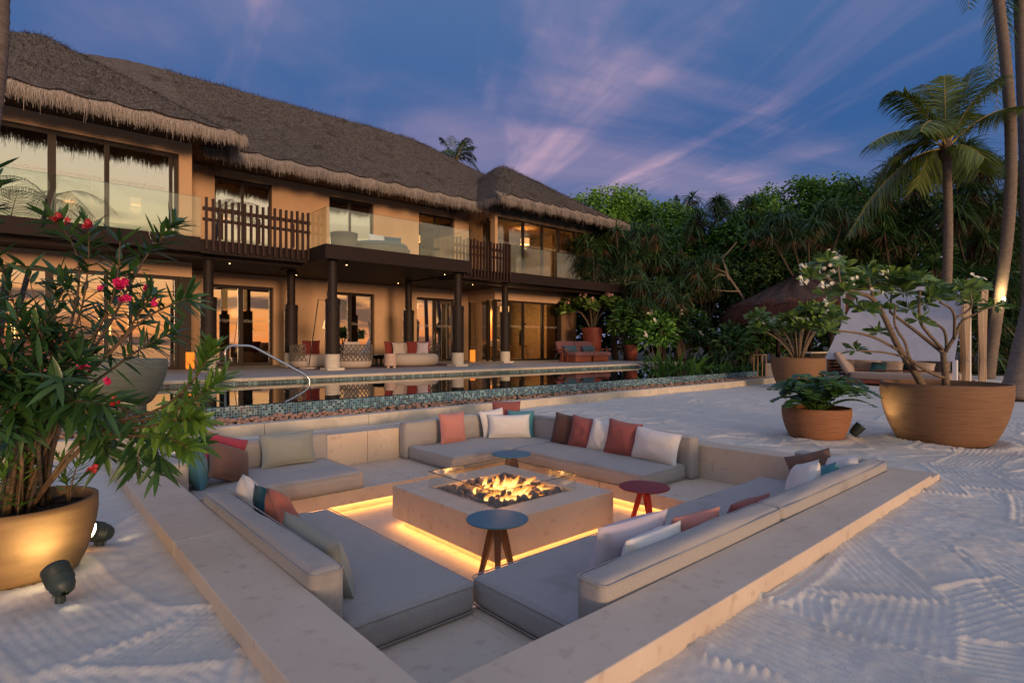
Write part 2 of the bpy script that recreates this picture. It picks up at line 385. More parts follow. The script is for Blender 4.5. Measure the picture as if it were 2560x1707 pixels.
M['oleanderlt'] = mat('oleander_young_leaf', (0.10, 0.21, 0.03), None, rough=0.4, spec=0.5, island=0.35, trans=0.28)
M['frangi'] = mat('frangipani_leaf', (0.115, 0.205, 0.04), None, rough=0.4, spec=0.5, island=0.4, trans=0.22)
M['zamia'] = mat('zamia_leaf', (0.06, 0.14, 0.034), None, rough=0.35, spec=0.5, island=0.4, trans=0.12)
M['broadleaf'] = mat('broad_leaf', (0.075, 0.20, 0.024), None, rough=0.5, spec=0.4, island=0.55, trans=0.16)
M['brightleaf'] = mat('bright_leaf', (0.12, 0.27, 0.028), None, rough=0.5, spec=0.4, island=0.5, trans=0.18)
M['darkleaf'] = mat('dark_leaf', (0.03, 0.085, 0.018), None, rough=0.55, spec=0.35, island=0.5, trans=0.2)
M['pandan'] = mat('screw_pine_leaf', (0.05, 0.11, 0.034), None, rough=0.45, spec=0.45, island=0.5, trans=0.2)
M['deadleaf'] = mat('dry_leaf', (0.10, 0.068, 0.045), None, rough=0.9, spec=0.1, island=0.45, trans=0.1)
M['frond'] = mat('coconut_leaflet', (0.115, 0.165, 0.028), None, rough=0.45, spec=0.5, island=0.4, trans=0.3)
M['frondstem'] = mat('frond_stem', (0.32, 0.22, 0.05), None, rough=0.6)
M['fern'] = mat('fern_leaf', (0.07, 0.17, 0.03), None, rough=0.5, island=0.45, trans=0.3)
M['white_petal'] = mat('white_petal', (0.72, 0.70, 0.58), None, rough=0.6, island=0.1, trans=0.2)
M['pink_petal'] = mat('pink_petal', (0.62, 0.02, 0.13), None, rough=0.5, island=0.35, trans=0.25)
M['red_bud'] = mat('red_bud', (0.33, 0.015, 0.02), None, rough=0.5, island=0.35)
M['palepink'] = mat('pale_pink_petal', (0.72, 0.42, 0.40), None, rough=0.6, island=0.15, trans=0.2)
def fab(name, c, v=0.9): return mat(name, c, tuple(x * v for x in c), 160, 0.88, 0.3, 380, spec=0.15, bdist=0.003, sheen=0.15)
M['p_white'] = fab('white_linen', (0.70, 0.67, 0.64)); M['p_teal'] = fab('teal_linen', (0.06, 0.17, 0.215)); M['p_aqua'] = fab('aqua_linen', (0.075, 0.25, 0.29))
M['p_dteal'] = fab('dark_teal_linen', (0.02, 0.085, 0.10)); M['p_coral'] = fab('coral_linen', (0.40, 0.125, 0.085)); M['p_pink'] = fab('pink_linen', (0.50, 0.21, 0.18))
M['p_rose'] = fab('rose_satin', (0.27, 0.085, 0.08)); M['p_brown'] = fab('brown_linen', (0.155, 0.088, 0.068)); M['p_magenta'] = fab('magenta_linen', (0.36, 0.05, 0.075))
M['p_sage'] = fab('sage_linen', (0.27, 0.285, 0.255)); M['p_dbrown'] = fab('dark_brown_linen', (0.10, 0.052, 0.045)); M['p_red'] = fab('red_linen', (0.20, 0.035, 0.03)); M['p_blue'] = fab('slate_blue_linen', (0.06, 0.11, 0.15)); M['p_lilac'] = fab('pale_lilac_linen', (0.52, 0.46, 0.52)); M['p_cream'] = fab('cream_linen', (0.47, 0.395, 0.34)); M['p_mauve'] = fab('mauve_linen', (0.215, 0.092, 0.09)); M['p_taupe'] = fab('taupe_linen', (0.34, 0.27, 0.235))
M['blue_top'] = mat('blue_painted_metal', (0.055, 0.155, 0.225), (0.062, 0.17, 0.245), 6, 0.5, 0.05, 200)
M['red_top'] = mat('red_painted_metal', (0.20, 0.018, 0.022), (0.23, 0.022, 0.026), 6, 0.5, 0.05, 200)
M['red_leg'] = mat('red_lacquer', (0.45, 0.03, 0.018), None, rough=0.45)
M['brown_leg'] = mat('walnut_leg', (0.085, 0.032, 0.016), (0.12, 0.05, 0.026), 8, 0.45, 0.1, 40, (8, 8, 1))
M['lava'] = mat('lava_rock', (0.085, 0.07, 0.07), (0.15, 0.125, 0.12), 30, 0.85, 0.6, 60, island=0.3)
M['pebble'] = mat('brown_pebble', (0.23, 0.14, 0.09), (0.34, 0.225, 0.15), 12, 0.6, 0.2, 40, island=0.5)
M['steel'] = mat('steel', (0.55, 0.55, 0.56), None, rough=0.16, metal=1.0)
M['black'] = mat('black_metal', (0.015, 0.014, 0.013), None, rough=0.4, metal=0.4)
M['lampgreen'] = mat('dark_green_metal', (0.022, 0.036, 0.036), (0.03, 0.047, 0.047), 20, 0.45, 0.1, 90)
M['whitepaint'] = mat('white_paint', (0.72, 0.71, 0.70), None, rough=0.5)
M['canvas'] = mat('white_canvas', (0.68, 0.67, 0.70), (0.74, 0.73, 0.75), 5, 0.85, 0.2, 200, trans=0.25)
M['curtain'] = mat('beige_curtain', (0.46, 0.35, 0.25), (0.52, 0.40, 0.29), 8, 0.9, 0.1, 80, (6, 6, 1), trans=0.25)
M['drape'] = mat('striped_drape', (0.16, 0.095, 0.055), (0.30, 0.19, 0.11), 3, 0.9, 0.1, 40, (14, 14, 0.2), trans=0.1)
M['redwood'] = mat('red_wood', (0.20, 0.05, 0.024), (0.26, 0.075, 0.036), 5, 0.55, 0.1, 40, (1, 9, 9))
M['rope'] = mat('grey_rope', (0.10, 0.085, 0.075), (0.15, 0.128, 0.112), 50, 0.85, 0.4, 120)
M['rattan'] = mat('grey_rattan', (0.075, 0.07, 0.066), (0.12, 0.11, 0.105), 60, 0.8, 0.5, 120)
M['rug'] = mat('mauve_rug', (0.13, 0.075, 0.075), (0.17, 0.10, 0.10), 60, 0.95, 0.4, 200)
M['plaster'] = mat('interior_plaster', (0.42, 0.27, 0.14), (0.47, 0.31, 0.17), 2, 0.85)
M['intdark'] = mat('interior_dark', (0.025, 0.017, 0.013), (0.04, 0.027, 0.02), 2, 0.7)
M['intfloor'] = mat('interior_floor', (0.16, 0.11, 0.075), (0.21, 0.15, 0.10), 2, 0.35)
M['oak'] = mat('oak', (0.40, 0.24, 0.11), (0.47, 0.29, 0.14), 6, 0.5, 0.1, 30, (1, 1, 8))
M['clay'] = mat('orange_panel', (0.42, 0.13, 0.03), (0.50, 0.17, 0.045), 1.5, 0.7)
M['travertine'] = mat('travertine', (0.42, 0.29, 0.23), (0.50, 0.36, 0.29), 8, 0.7, 0.4, 50, (1, 1, 3))
M['led'] = emit('warm_led', (1.0, 0.46, 0.13), 9.5)
M['lampwarm'] = emit('warm_lamp', (1.0, 0.55, 0.18), 14)
M['darkbark'] = mat('dark_bark', (0.05, 0.038, 0.028), (0.085, 0.066, 0.05), 22, 0.9, 0.6, 40)
M['lampspot'] = emit('lamp_lens', (1.0, 0.80, 0.46), 22)
M['lantern'] = emit('lantern_glow', (1.0, 0.24, 0.025), 0.62)
def soft_shade(name, c, s):
    m = mat(name, c, None, rough=0.8); b = m.node_tree.nodes['Principled BSDF']; b.inputs['Emission Color'].default_value = tuple(c) + (1,); b.inputs['Emission Strength'].default_value = s; return m
M['shade'] = soft_shade('lit_lamp_shade', (1.0, 0.55, 0.22), 0.8)
def mosaic_mat():
    m = bpy.data.materials.new('pool_mosaic'); m.use_nodes = True; nt = m.node_tree; N = nt.nodes; K = nt.links.new; b = N['Principled BSDF']; b.inputs['Roughness'].default_value = 0.18
    tc = N.new('ShaderNodeTexCoord'); mp = N.new('ShaderNodeMapping'); mp.inputs['Scale'].default_value = (27, 27, 27); K(tc.outputs['Object'], mp.inputs[0])
    fl = N.new('ShaderNodeVectorMath'); fl.operation = 'FLOOR'; K(mp.outputs[0], fl.inputs[0])
    wn_ = N.new('ShaderNodeTexWhiteNoise'); wn_.noise_dimensions = '3D'; K(fl.outputs[0], wn_.inputs['Vector'])
    r = N.new('ShaderNodeValToRGB'); r.color_ramp.interpolation = 'CONSTANT'; c = r.color_ramp
    c.elements[0].color = (0.013, 0.045, 0.09, 1); c.elements[1].position = 0.25; c.elements[1].color = (0.036, 0.125, 0.205, 1)
    for p, cc in ((0.5, (0.02, 0.08, 0.15, 1)), (0.68, (0.085, 0.23, 0.32, 1)), (0.85, (0.2, 0.36, 0.43, 1))): e = c.elements.new(p); e.color = cc
    K(wn_.outputs['Value'], r.inputs[0])
    fr = N.new('ShaderNodeVectorMath'); fr.operation = 'FRACTION'; K(mp.outputs[0], fr.inputs[0]); sp = N.new('ShaderNodeSeparateXYZ'); K(fr.outputs[0], sp.inputs[0])
    def edge(o):
        a = N.new('ShaderNodeMath'); a.operation = 'SUBTRACT'; K(o, a.inputs[0]); a.inputs[1].default_value = 0.5
        q = N.new('ShaderNodeMath'); q.operation = 'ABSOLUTE'; K(a.outputs[0], q.inputs[0]); g = N.new('ShaderNodeMath'); g.operation = 'GREATER_THAN'; K(q.outputs[0], g.inputs[0]); g.inputs[1].default_value = 0.43; return g.outputs[0]
    mxm = N.new('ShaderNodeMath'); mxm.operation = 'MAXIMUM'; K(edge(sp.outputs[0]), mxm.inputs[0]); K(edge(sp.outputs[2]), mxm.inputs[1])
    mx = N.new('ShaderNodeMix'); mx.data_type = 'RGBA'; K(mxm.outputs[0], mx.inputs[0]); K(r.outputs[0], mx.inputs[6]); mx.inputs[7].default_value = (0.26, 0.30, 0.28, 1); K(mx.outputs[2], b.inputs['Base Color']); return m
M['mosaic'] = mosaic_mat()
M['water'] = glass('pool_water', (0.10, 0.34, 0.36), 0.04, 1.0, rough=0.0, blend=0.22, bump=0.06)
M['sea'] = mat('sea_water', (0.03, 0.06, 0.07), None, rough=0.12, bump=0.5, bscale=1.2, bdist=0.2)
# ---------------------------------------------------------------- sand: one sheet to the horizon, finely raked near the lounge
PX0, PX1, PY0, PY1 = 1.02, 5.93, 1.56, 6.76           # sunken lounge, inner faces
COP = 0.075; BEN = -0.33; FLO = -0.57; SEAT = -0.15
def axis(parts):
    a = []
    for lo, hi, st in parts: a += list(np.arange(lo, hi, st))
    return np.array(sorted(set(np.round(a, 4))))
gx = axis([(-900, -100, 200), (-100, -12, 12), (-12, -2, 1.0), (-2, -0.6, 0.1), (-0.6, 6.4, 0.012), (6.4, 8.0, .02), (8, 14, 0.06), (14, 30, 0.25), (30, 100, 5), (100, 1600, 150)])
gy = axis([(-60, -12, 4), (-12, -2, 0.8), (-2, -0.4, 0.1), (-0.4, 1.5, 0.012), (1.5, 7.84, 0.025), (7.84, 14, 0.4), (14, 40, 2), (40, 100, 6), (100, 1600, 150)])
GX, GY = np.meshgrid(gx, gy, indexing='ij')
near = np.exp(-(np.maximum(np.hypot(GX - 4, GY - 3) - 6, 0) / 12.0) ** 2)
H = 0.022 * fbm(GX * 0.9, GY * 0.9, 3) * near + 0.010 * fbm(GX * 3.1, GY * 3.1, 9) * near
rk = np.zeros_like(H); edge_h = np.zeros_like(H)
fine = (GX > -0.9) & (GX < 13) & (GY > -0.5) & (GY < 7.9)
sr = random.Random(5)
strokes = []
for i in range(420):
    x = sr.uniform(-0.8, 12.5); y = sr.uniform(-0.6, 7.6)
    if PX0 + 0.2 < x < PX1 and PY0 < y < PY1: continue
    if y > 1.6 and 0.2 < x < 6.3 and sr.random() < 0.6: continue
    base_a = math.radians(205 if x > 0.9 else 250)
    strokes.append((x, y, base_a + sr.gauss(0, 0.55), sr.uniform(0.7, 1.5), sr.uniform(0.42, 0.72), sr.uniform(-0.5, 0.5)))
strokes.sort(key=lambda s: s[0] * 0.3 + sr.random() * 4)
for (x, y, a, ln, wd, cv) in strokes:
    i0, i1 = np.searchsorted(gx, [x - 1.5, x + 1.5]); j0, j1 = np.searchsorted(gy, [y - 1.5, y + 1.5])
    if i1 <= i0 or j1 <= j0: continue
    sl = (slice(i0, i1), slice(j0, j1)); dx = GX[sl] - x; dy = GY[sl] - y
    u = dx * math.cos(a) + dy * math.sin(a); v = -dx * math.sin(a) + dy * math.cos(a)
    v = v + cv * (u - ln / 2) ** 2 * 0.35
    m = (u > 0) & (u < ln) & (np.abs(v) < wd / 2)
    s_in = np.clip((wd / 2 - np.abs(v)) / 0.04, 0, 1) * np.clip(u / 0.08, 0, 1)
    amp = sr.uniform(.0026, .0080); brk = .55 + .45 * vnoise(GX[sl] * 9 + ln * 50, GY[sl] * 9, 70)
    g = amp * np.sin(2 * np.pi * (v + .006 * vnoise(u * 4 + 20, v * 3 + 20, 71)) / 0.044) * s_in * brk - 0.003 * s_in
    rk[sl] = np.where(m, rk[sl] * (1 - s_in) + g, rk[sl])
    lump = 2.6 * amp * np.exp(-((u - ln) / 0.035) ** 2) * np.clip((wd / 2 + 0.02 - np.abs(v)) / 0.05, 0, 1) * (1 + 0.4 * np.sin(2 * np.pi * v / 0.044))
    lump += 1.8 * amp * np.exp(-((np.abs(v) - wd / 2) / 0.02) ** 2) * ((u > 0) & (u < ln))
    edge_h[sl] = np.where(m, edge_h[sl] * (1 - s_in), edge_h[sl]); edge_h[sl] = np.maximum(edge_h[sl], lump)
H = H + (rk + edge_h) * fine
H += 0.0025 * vnoise(GX * 21, GY * 21, 40) * fine + 0.002 * vnoise(GX * 47, GY * 47, 41) * fine
# little tracks of hermit crabs and birds
for k in range(7):
    tx, ty = sr.uniform(4, 10), sr.uniform(-0.3, 1.0); ang = sr.uniform(-0.6, 0.9) + math.pi * (k % 2)
    for s in range(70):
        ang += sr.gauss(0, 0.13); tx += 0.03 * math.cos(ang); ty += 0.03 * math.sin(ang)
        for sd in (-1, 1):
            px_, py_ = tx - sd * 0.022 * math.sin(ang), ty + sd * 0.022 * math.cos(ang)
            i0, i1 = np.searchsorted(gx, [px_ - 0.05, px_ + 0.05]); j0, j1 = np.searchsorted(gy, [py_ - 0.05, py_ + 0.05])
            if i1 > i0 and j1 > j0: H[i0:i1, j0:j1] -= 0.009 * np.exp(-((GX[i0:i1, j0:j1] - px_) ** 2 + (GY[i0:i1, j0:j1] - py_) ** 2) / 0.014 ** 2)
# sand banked against kerbs and pots; level drops a little left of the lounge
H += 0.012 * np.clip((GX - 5) / 3, 0, 1) * near
H -= 0.03 * np.clip((0.9 - GX) / 0.5, 0, 1) * (GY < 8)
H -= 0.02 * np.exp(-((GY - 0.6) / 0.9) ** 2) * (GX > 1.0)
for bx, by, br in ((7.62, 2.81, 0.36), (8.66, 1.68, 0.62), (0.06, 4.02, 0.34)):
    H += 0.03 * np.exp(-((np.hypot(GX - bx, GY - by) - br) / 0.10) ** 2)
H = np.where(GY < -14, -0.9, H); H = np.where(GX > 45, 0, H)
V = np.stack([GX, GY, H], -1).reshape(-1, 3); ni, nj = GX.shape
idx = np.arange(ni * nj).reshape(ni, nj)
cxm = (GX[:-1, :-1] + GX[1:, 1:]) / 2; cym = (GY[:-1, :-1] + GY[1:, 1:]) / 2
hole = ((cxm > PX0 - 0.22) & (cxm < PX1 + 0.18) & (cym > PY0 - 0.2) & (cym < PY1 + 0.2)) | ((cym > 7.84) & (cym < 30) & (cxm < 18.1) & (cxm > -12))
F = np.stack([idx[:-1, :-1], idx[1:, :-1], idx[1:, 1:], idx[:-1, 1:]], -1)[~hole]
used = np.zeros(ni * nj, bool); used[F.ravel()] = True; remap = np.cumsum(used) - 1
make('sand', V[used], remap[F], M['sand'], smooth=True, kind='structure')
MB().quad((-1500, -1600, -0.45), (1500, -1600, -0.45), (1500, -13, -0.45), (-1500, -13, -0.45)).build('sea', M['sea'], kind='structure')

# ---------------------------------------------------------------- sunken stone lounge
lounge = thing('sunken_lounge', (3.47, 4.16, 0), 'square sunken limestone lounge with built-in benches set into the sand', 'lounge')
MB().box((PX0 - 0.25, PY0 - 0.25, FLO - 0.15), (PX1 + 0.25, PY1 + 0.25, FLO)).build('floor', M['stone'], lounge)
IX0, IX1, IY0, IY1 = 1.96, 4.93, 2.62, 5.58             # inner edge of the benches
def slab(a, b, r=0.006): return MB().rbox(a, b, r, 1)
# recessed bench feet, seat slabs and upright walls on all four sides
for nm, a, b in (('bench_foot', (PX0, PY0, FLO), (IX0 - 0.09, PY1, BEN - 0.15)), ('bench_foot', (IX1 + 0.09, PY0, FLO), (PX1, PY1, BEN - 0.15)),
                 ('bench_foot', (IX0 - 0.088, PY0, FLO), (IX1 + 0.088, IY0 - 0.09, BEN - 0.15)), ('bench_foot', (IX0 - 0.088, IY1 + 0.09, FLO), (IX1 + 0.088, PY1, BEN - 0.15))):
    MB().box(a, b).build(nm, M['stone'], lounge)
def bench(a, b):
    slab((a[0], a[1], BEN - 0.148), (b[0], b[1], BEN)).build('bench_slab', M['stone'], lounge)
g = 0.002
for y0, y1 in ((PY0 + g, IY0 - g), (IY0 + g, 4.1 - g), (4.1 + g, IY1 - g), (IY1 + g, PY1 - g)):
    bench((PX0 + g, y0), (IX0, y1)); bench((IX1, y0), (PX1 - g, y1))
for x0, x1 in ((IX0 + g, 3.44 - g), (3.44 + g, IX1 - g)):
    bench((x0, PY0 + g), (x1, IY0)); bench((x0, IY1), (x1, PY1 - g))
def wallrun(axis_, at0, at1, lo, hi, step, top, nm):
    c = lo
    while c < hi - 0.05:
        d = min(c + step, hi)
        a = (at0, c + g, -0.62) if axis_ == 'y' else (c + g, at0, -0.62); b = (at1, d - g, top) if axis_ == 'y' else (d - g, at1, top)
        slab(a, b).build(nm, M['stone'], lounge); c = d
OX0, OX1, OY0, OY1 = 0.69, 6.21, 1.25, 7.09
wallrun('y', OX0, PX0, OY0 - 2.6 + 2.6, OY1, 2.43, COP, 'wall_slab')
wallrun('y', PX1, OX1, OY0, OY1, 2.43, COP - 0.028, 'wall_slab')
wallrun('x', OY0, PY0, PX0 + g, PX1 - g, 2.45, COP, 'wall_slab')
wallrun('x', PY1, OY1, PX0 + g, PX1 - g, 2.45, COP, 'wall_slab')
# warm light strips under the bench lips
def strip(a, b, parent): MB().box(a, b).build('light_strip', M['led'], parent)
zl = BEN - 0.152
strip((IX0 - 0.07, IY0, zl - 0.008), (IX0 - 0.045, IY1, zl), lounge); strip((IX1 + 0.045, IY0, zl - 0.008), (IX1 + 0.07, IY1, zl), lounge)
strip((IX0, IY0 - 0.07, zl - 0.008), (IX1, IY0 - 0.045, zl), lounge); strip((IX0, IY1 + 0.045, zl - 0.008), (IX1, IY1 + 0.07, zl), lounge)

# seat and back cushions
def ring(a, b, z, r, q=.004):
    x0, y0, x1, y1 = a[0], a[1], b[0], b[1]; P = []
    for cx0, cy0, a0 in ((x1 - r, y1 - r, 0), (x0 + r, y1 - r, 90), (x0 + r, y0 + r, 180), (x1 - r, y0 + r, 270)):
        for k in range(5): w = math.radians(a0 + 22.5 * k); P.append((cx0 + (r + .001) * math.cos(w), cy0 + (r + .001) * math.sin(w), z))
    P.append(P[0]); return MB().tube(P, q, 6, False)
def cushion(name, a, b, label, r=0.045, puff=0.012):
    m = MB().rbox(a, b, r, 4, puff); sd = int(abs(a[0] * 37 + a[1] * 91)) % 60; V = np.array(m.v); w = np.clip((V[:, 2] - a[2]) / (b[2] - a[2]), 0, 1)
    V[:, 2] += w * (0.013 * vnoise(V[:, 0] * 2.6 + 9, V[:, 1] * 2.6 + 9, sd) + .004 * vnoise(V[:, 0] * 7 + 9, V[:, 1] * 7 + 9, sd + 1)); m.v = [tuple(v) for v in V]
    o = m.build(name, M['fabric'], None, True)
    for z in (b[2] - r * .32, a[2] + r * .32): ring(a, b, z, r).build('piping', M['fabric'], o, True)
    return props(o, label, 'cushion', 'grey cushions of the sunken lounge')
S0 = BEN + 0.003
SC = [('seat_cushion', (1.20, 2.55, S0), (1.985, 4.56, SEAT), 'long grey seat cushion on the left bench, nearest the planter with pink flowers'),
      ('seat_cushion', (1.20, 5.55, S0), (2.82, 6.575, SEAT), 'grey seat cushion holding the brown pillow in the corner below the pool'),
      ('seat_cushion', (3.96, 5.535, S0), (5.745, 6.575, SEAT), 'grey corner seat cushion holding the square pink pillow'),
      ('seat_cushion', (4.90, 3.50, S0), (5.745, 5.525, SEAT), 'grey seat cushion under the row of five pillows'),
      ('seat_cushion', (2.02, 1.755, S0), (5.745, 2.66, SEAT), 'long grey seat cushion on the near right bench behind the twin back bolsters'),
      ('back_cushion', (1.025, 2.55, S0), (1.195, 4.52, 0.145), 'grey back bolster lying along the left stone wall'),
      ('back_cushion', (1.025, 5.72, S0), (1.195, 6.575, 0.135), 'short grey back bolster beside the teal pillow in the left corner'),
      ('back_cushion', (1.025, 6.58, S0), (2.86, 6.755, 0.135), 'grey back bolster behind the sage lumbar pillow'),
      ('back_cushion', (3.93, 6.58, S0), (5.75, 6.755, 0.155), 'grey back bolster behind the square pink pillow'),
      ('back_cushion', (5.752, 3.44, S0), (5.925, 6.755, 0.150), 'grey back bolster behind the row of five pillows'),
      ('back_cushion', (5.752, 1.76, S0), (5.925, 2.33, 0.150), 'short grey back bolster at the far end of the near right bench'),
      ('back_cushion', (1.93, 1.575, S0), (3.72, 1.750, 0.155), 'nearest grey back bolster, on the right wall beside the white lumbar pillow'),
      ('back_cushion', (3.73, 1.575, S0), (5.92, 1.750, 0.155), 'far grey back bolster on the right wall, next to the large planters')]
for nm, a, b, lb in SC: cushion(nm, a, b, lb, 0.05 if nm[0] == 's' else 0.04)

def pillow(c, w, h, th, yaw, tilt, mat_, label, roll=0.0, sag=0.0, seed=0):
    """soft pillow; local x = width, z = height, y = thickness; yaw turns its front (local -y)"""
    n = 15; s = np.linspace(-1, 1, n); A, B = np.meshgrid(s, s, indexing='ij')
    r_ = np.random.default_rng(seed + 100)
    e = np.clip((1 - np.abs(A) ** 2.6) * (1 - np.abs(B) ** 2.6), 0, 1) ** 0.55
    pin = 1 - 0.075 * (1 - A ** 2) ; pin2 = 1 - 0.075 * (1 - B ** 2)
    X = A * w / 2 * (1 - 0.07 * (1 - B ** 2)); Z = B * h / 2 * (1 - 0.07 * (1 - A ** 2))
    Z = Z - sag * (1 - A ** 2) * (B > 0) * B * h * 0.5
    wr = 0.010 * vnoise((A + 3) * 2.4, (B + 3) * 2.4, seed) + 0.005 * vnoise((A + 3) * 5, (B + 3) * 5, seed + 1)
    Yf = -th / 2 * e + wr * e; Yb = th / 2 * e + wr * e
    V = np.concatenate([np.stack([X, Yf, Z], -1).reshape(-1, 3), np.stack([X, Yb, Z], -1).reshape(-1, 3)])
    idx = np.arange(n * n).reshape(n, n); F = []
    for i in range(n - 1):
        for j in range(n - 1):
            f = (idx[i, j], idx[i + 1, j], idx[i + 1, j + 1], idx[i, j + 1]); F.append(f); F.append(tuple(n * n + q for q in f[::-1]))
    bd = [(idx[i, 0], idx[i + 1, 0]) for i in range(n - 1)] + [(idx[n - 1, i], idx[n - 1, i + 1]) for i in range(n - 1)] + [(idx[i + 1, n - 1], idx[i, n - 1]) for i in range(n - 1)] + [(idx[0, i + 1], idx[0, i]) for i in range(n - 1)]
    for a, b in bd: F.append((b, a, a + n * n, b + n * n))
    o = make('pillow', V, F, mat_, None, True)
    o.location = tuple(c); o.rotation_mode = 'XYZ'
    o.matrix_world = Matrix.Translation(Vector(c)) @ Matrix.Rotation(yaw, 4, 'Z') @ Matrix.Rotation(-tilt, 4, 'X') @ Matrix.Rotation(roll, 4, 'Y')
    return props(o, label, 'pillow', 'scatter pillows of the sunken lounge')
R = math.radians
PW = .42
for i, q in enumerate([
    ((1.36, 6.46, .05), .44, .42, .15, R(25), R(14), 'p_white', 'white pillow tucked in the left corner behind the teal pillow', .1),
    ((1.31, 5.97, .035), .40, .42, .16, R(78), R(10), 'p_teal', 'upright teal pillow in the left corner under the flowering shrub', 0),
    ((1.66, 6.42, .05), .44, .42, .15, R(8), R(20), 'p_magenta', 'raspberry pink pillow behind the brown pillow', .35),
    ((1.60, 6.00, .03), .46, .40, .17, R(32), R(30), 'p_brown', 'brown pillow leaning in front of the raspberry pink one', .48),
    ((2.33, 6.43, .03), .62, .37, .16, R(2), R(14), 'p_sage', 'sage grey lumbar pillow against the bolster below the pool', 0),
    ((1.33, 4.42, .03), .44, .42, .14, R(80), R(16), 'p_white', 'white pillow beside the dark teal one on the left bench', .3),
    ((1.40, 4.24, -.01), .36, .36, .14, R(72), R(22), 'p_dteal', 'dark teal pillow between the white and the coral one on the left bench', .5),
    ((1.39, 3.93, .0), .44, .42, .16, R(70), R(20), 'p_coral', 'coral red pillow leaning on the left bolster', .42),
    ((1.31, 3.17, .0), .80, .36, .16, R(90), R(16), 'p_sage', 'long grey tasselled lumbar pillow along the left bolster', 0),
    ((4.58, 6.42, .05), .42, .42, .16, R(-3), R(10), 'p_pink', 'square dusty pink pillow standing alone on the corner seat', 0),
    ((5.33, 6.44, .045), .42, .40, .15, R(-8), R(12), 'p_white', 'white square pillow behind the white lumbar in the far corner', -.1),
    ((5.40, 6.16, .02), .62, .34, .16, R(-36), R(14), 'p_white', 'white lumbar pillow in front in the far corner', 0),
    ((5.60, 6.14, .035), .40, .40, .14, R(-52), R(10), 'p_aqua', 'blue-green pillow peeking out beside the white lumbar in the far corner', 0),
    ((5.60, 6.46, .15), .44, .40, .14, R(-40), R(14), 'p_rose', 'rose pillow standing highest at the back of the far corner', 0),
    ((5.63, 5.27, .05), .40, .42, .16, R(-78), R(12), 'p_dbrown', 'dark brown pillow, leftmost of the row of five', .1),
    ((5.62, 4.93, .045), .42, .42, .16, R(-78), R(12), 'p_rose', 'rose pillow, second from the left in the row of five', .1),
    ((5.63, 4.62, .03), .40, .42, .16, R(-80), R(13), 'p_white', 'white square pillow in the middle of the row of five', .14),
    ((5.62, 4.30, .045), .46, .44, .17, R(-78), R(13), 'p_rose', 'large rose brown pillow, fourth in the row of five', .1),
    ((5.62, 3.83, .02), .64, .38, .18, R(-90), R(14), 'p_white', 'white lumbar pillow at the right end of the row of five', .06),
    ((5.63, 2.12, .02), .42, .34, .15, R(-88), R(14), 'p_brown', 'brown pillow in the far right corner of the near bench', -.35),
    ((5.60, 1.87, .02), .42, .36, .15, R(-120), R(12), 'p_white', 'white pillow standing in the far right corner beside the brown one', -.2),
    ((5.36, 1.90, .0), .40, .32, .14, R(-150), R(16), 'p_aqua', 'turquoise pillow in the far right corner of the near bench', -.3),
    ((5.05, 1.97, .01), .44, .40, .16, R(-140), R(18), 'p_white', 'big white pillow in front of the turquoise one', -.32),
    ((3.84, 1.87, .0), .50, .28, .13, R(176), R(14), 'p_rose', 'slim rose pillow peeking over the seam of the two right bolsters', .0),
    ((3.17, 1.89, .015), .44, .32, .14, R(172), R(14), 'p_pink', 'pink pillow against the near right bolster beside the white lumbar', .0),
    ((2.66, 1.85, .02), .52, .32, .15, R(180), R(12), 'p_white', 'white lumbar pillow resting on the near right bolster', .0),
    ((2.72, 2.04, .02), .62, .36, .16, R(176), R(16), 'p_lilac', 'large pale lilac pillow in front of the white lumbar on the near right bench', .0)]):
    c, w, h, th, yaw, tilt, mm, lb, roll = q
    pillow(c, w, h, th * 1.2, yaw, tilt, M[mm], lb, roll, seed=i * 3)

# ---------------------------------------------------------------- fire table
FX0, FX1, FY0, FY1 = 2.79, 4.25, 3.36, 4.92; HX0, HX1, HY0, HY1 = 3.06, 4.00, 3.66, 4.63; FT, FB = -0.18, -0.485
ft = thing('fire_table', (3.52, 4.14, FLO), 'square limestone fire table with lava rocks, flames and glass guards', 'fire table')
MB().box((FX0 + .08, FY0 + .08, FLO), (FX1 - .08, FY1 - .08, FB)).build('base', M['stone'], ft)
body = MB()
for a, b in (((FX0, FY0, FB), (FX1, HY0, FT)), ((FX0, HY1, FB), (FX1, FY1, FT)), ((FX0, HY0 + g, FB), (HX0, HY1 - g, FT)), ((HX1, HY0 + g, FB), (FX1, HY1 - g, FT))):
    MB().rbox(a, b, .005, 1).build('side_slab', M['stone'], ft)
MB().box((HX0 - .02, HY0 - .02, FB + .01), (HX1 + .02, HY1 + .02, FT - .15)).build('burner_tray', M['black'], ft)
for a, b in (((FX0 + .03, FY0 + .03, FB - .01), (FX1 - .03, FY0 + .055, FB - .002)), ((FX0 + .03, FY1 - .055, FB - .01), (FX1 - .03, FY1 - .03, FB - .002)),
             ((FX0 + .03, FY0 + .06, FB - .01), (FX0 + .055, FY1 - .06, FB - .002)), ((FX1 - .055, FY0 + .06, FB - .01), (FX1 - .03, FY1 - .06, FB - .002))): strip(a, b, ft)
gw = .012
for a, b in (((HX0 - .03, HY0 - .03, FT), (HX1 + .03, HY0 - .03 + gw, FT + .145)), ((HX0 - .03, HY1 + .03 - gw, FT), (HX1 + .03, HY1 + .03, FT + .145)),
             ((HX0 - .03, HY0 - .03 + gw, FT), (HX0 - .03 + gw, HY1 + .03 - gw, FT + .145)), ((HX1 + .03 - gw, HY0 - .03 + gw, FT), (HX1 + .03, HY1 + .03 - gw, FT + .145))):
    pn = MB().box(a, b).build('glass_guard', M['fireglass'], ft)
    e = MB().box((a[0], a[1], b[2] + .0005), (b[0], b[1], b[2] + .003)); e.build('glass_edge', M['glassedge'], pn)
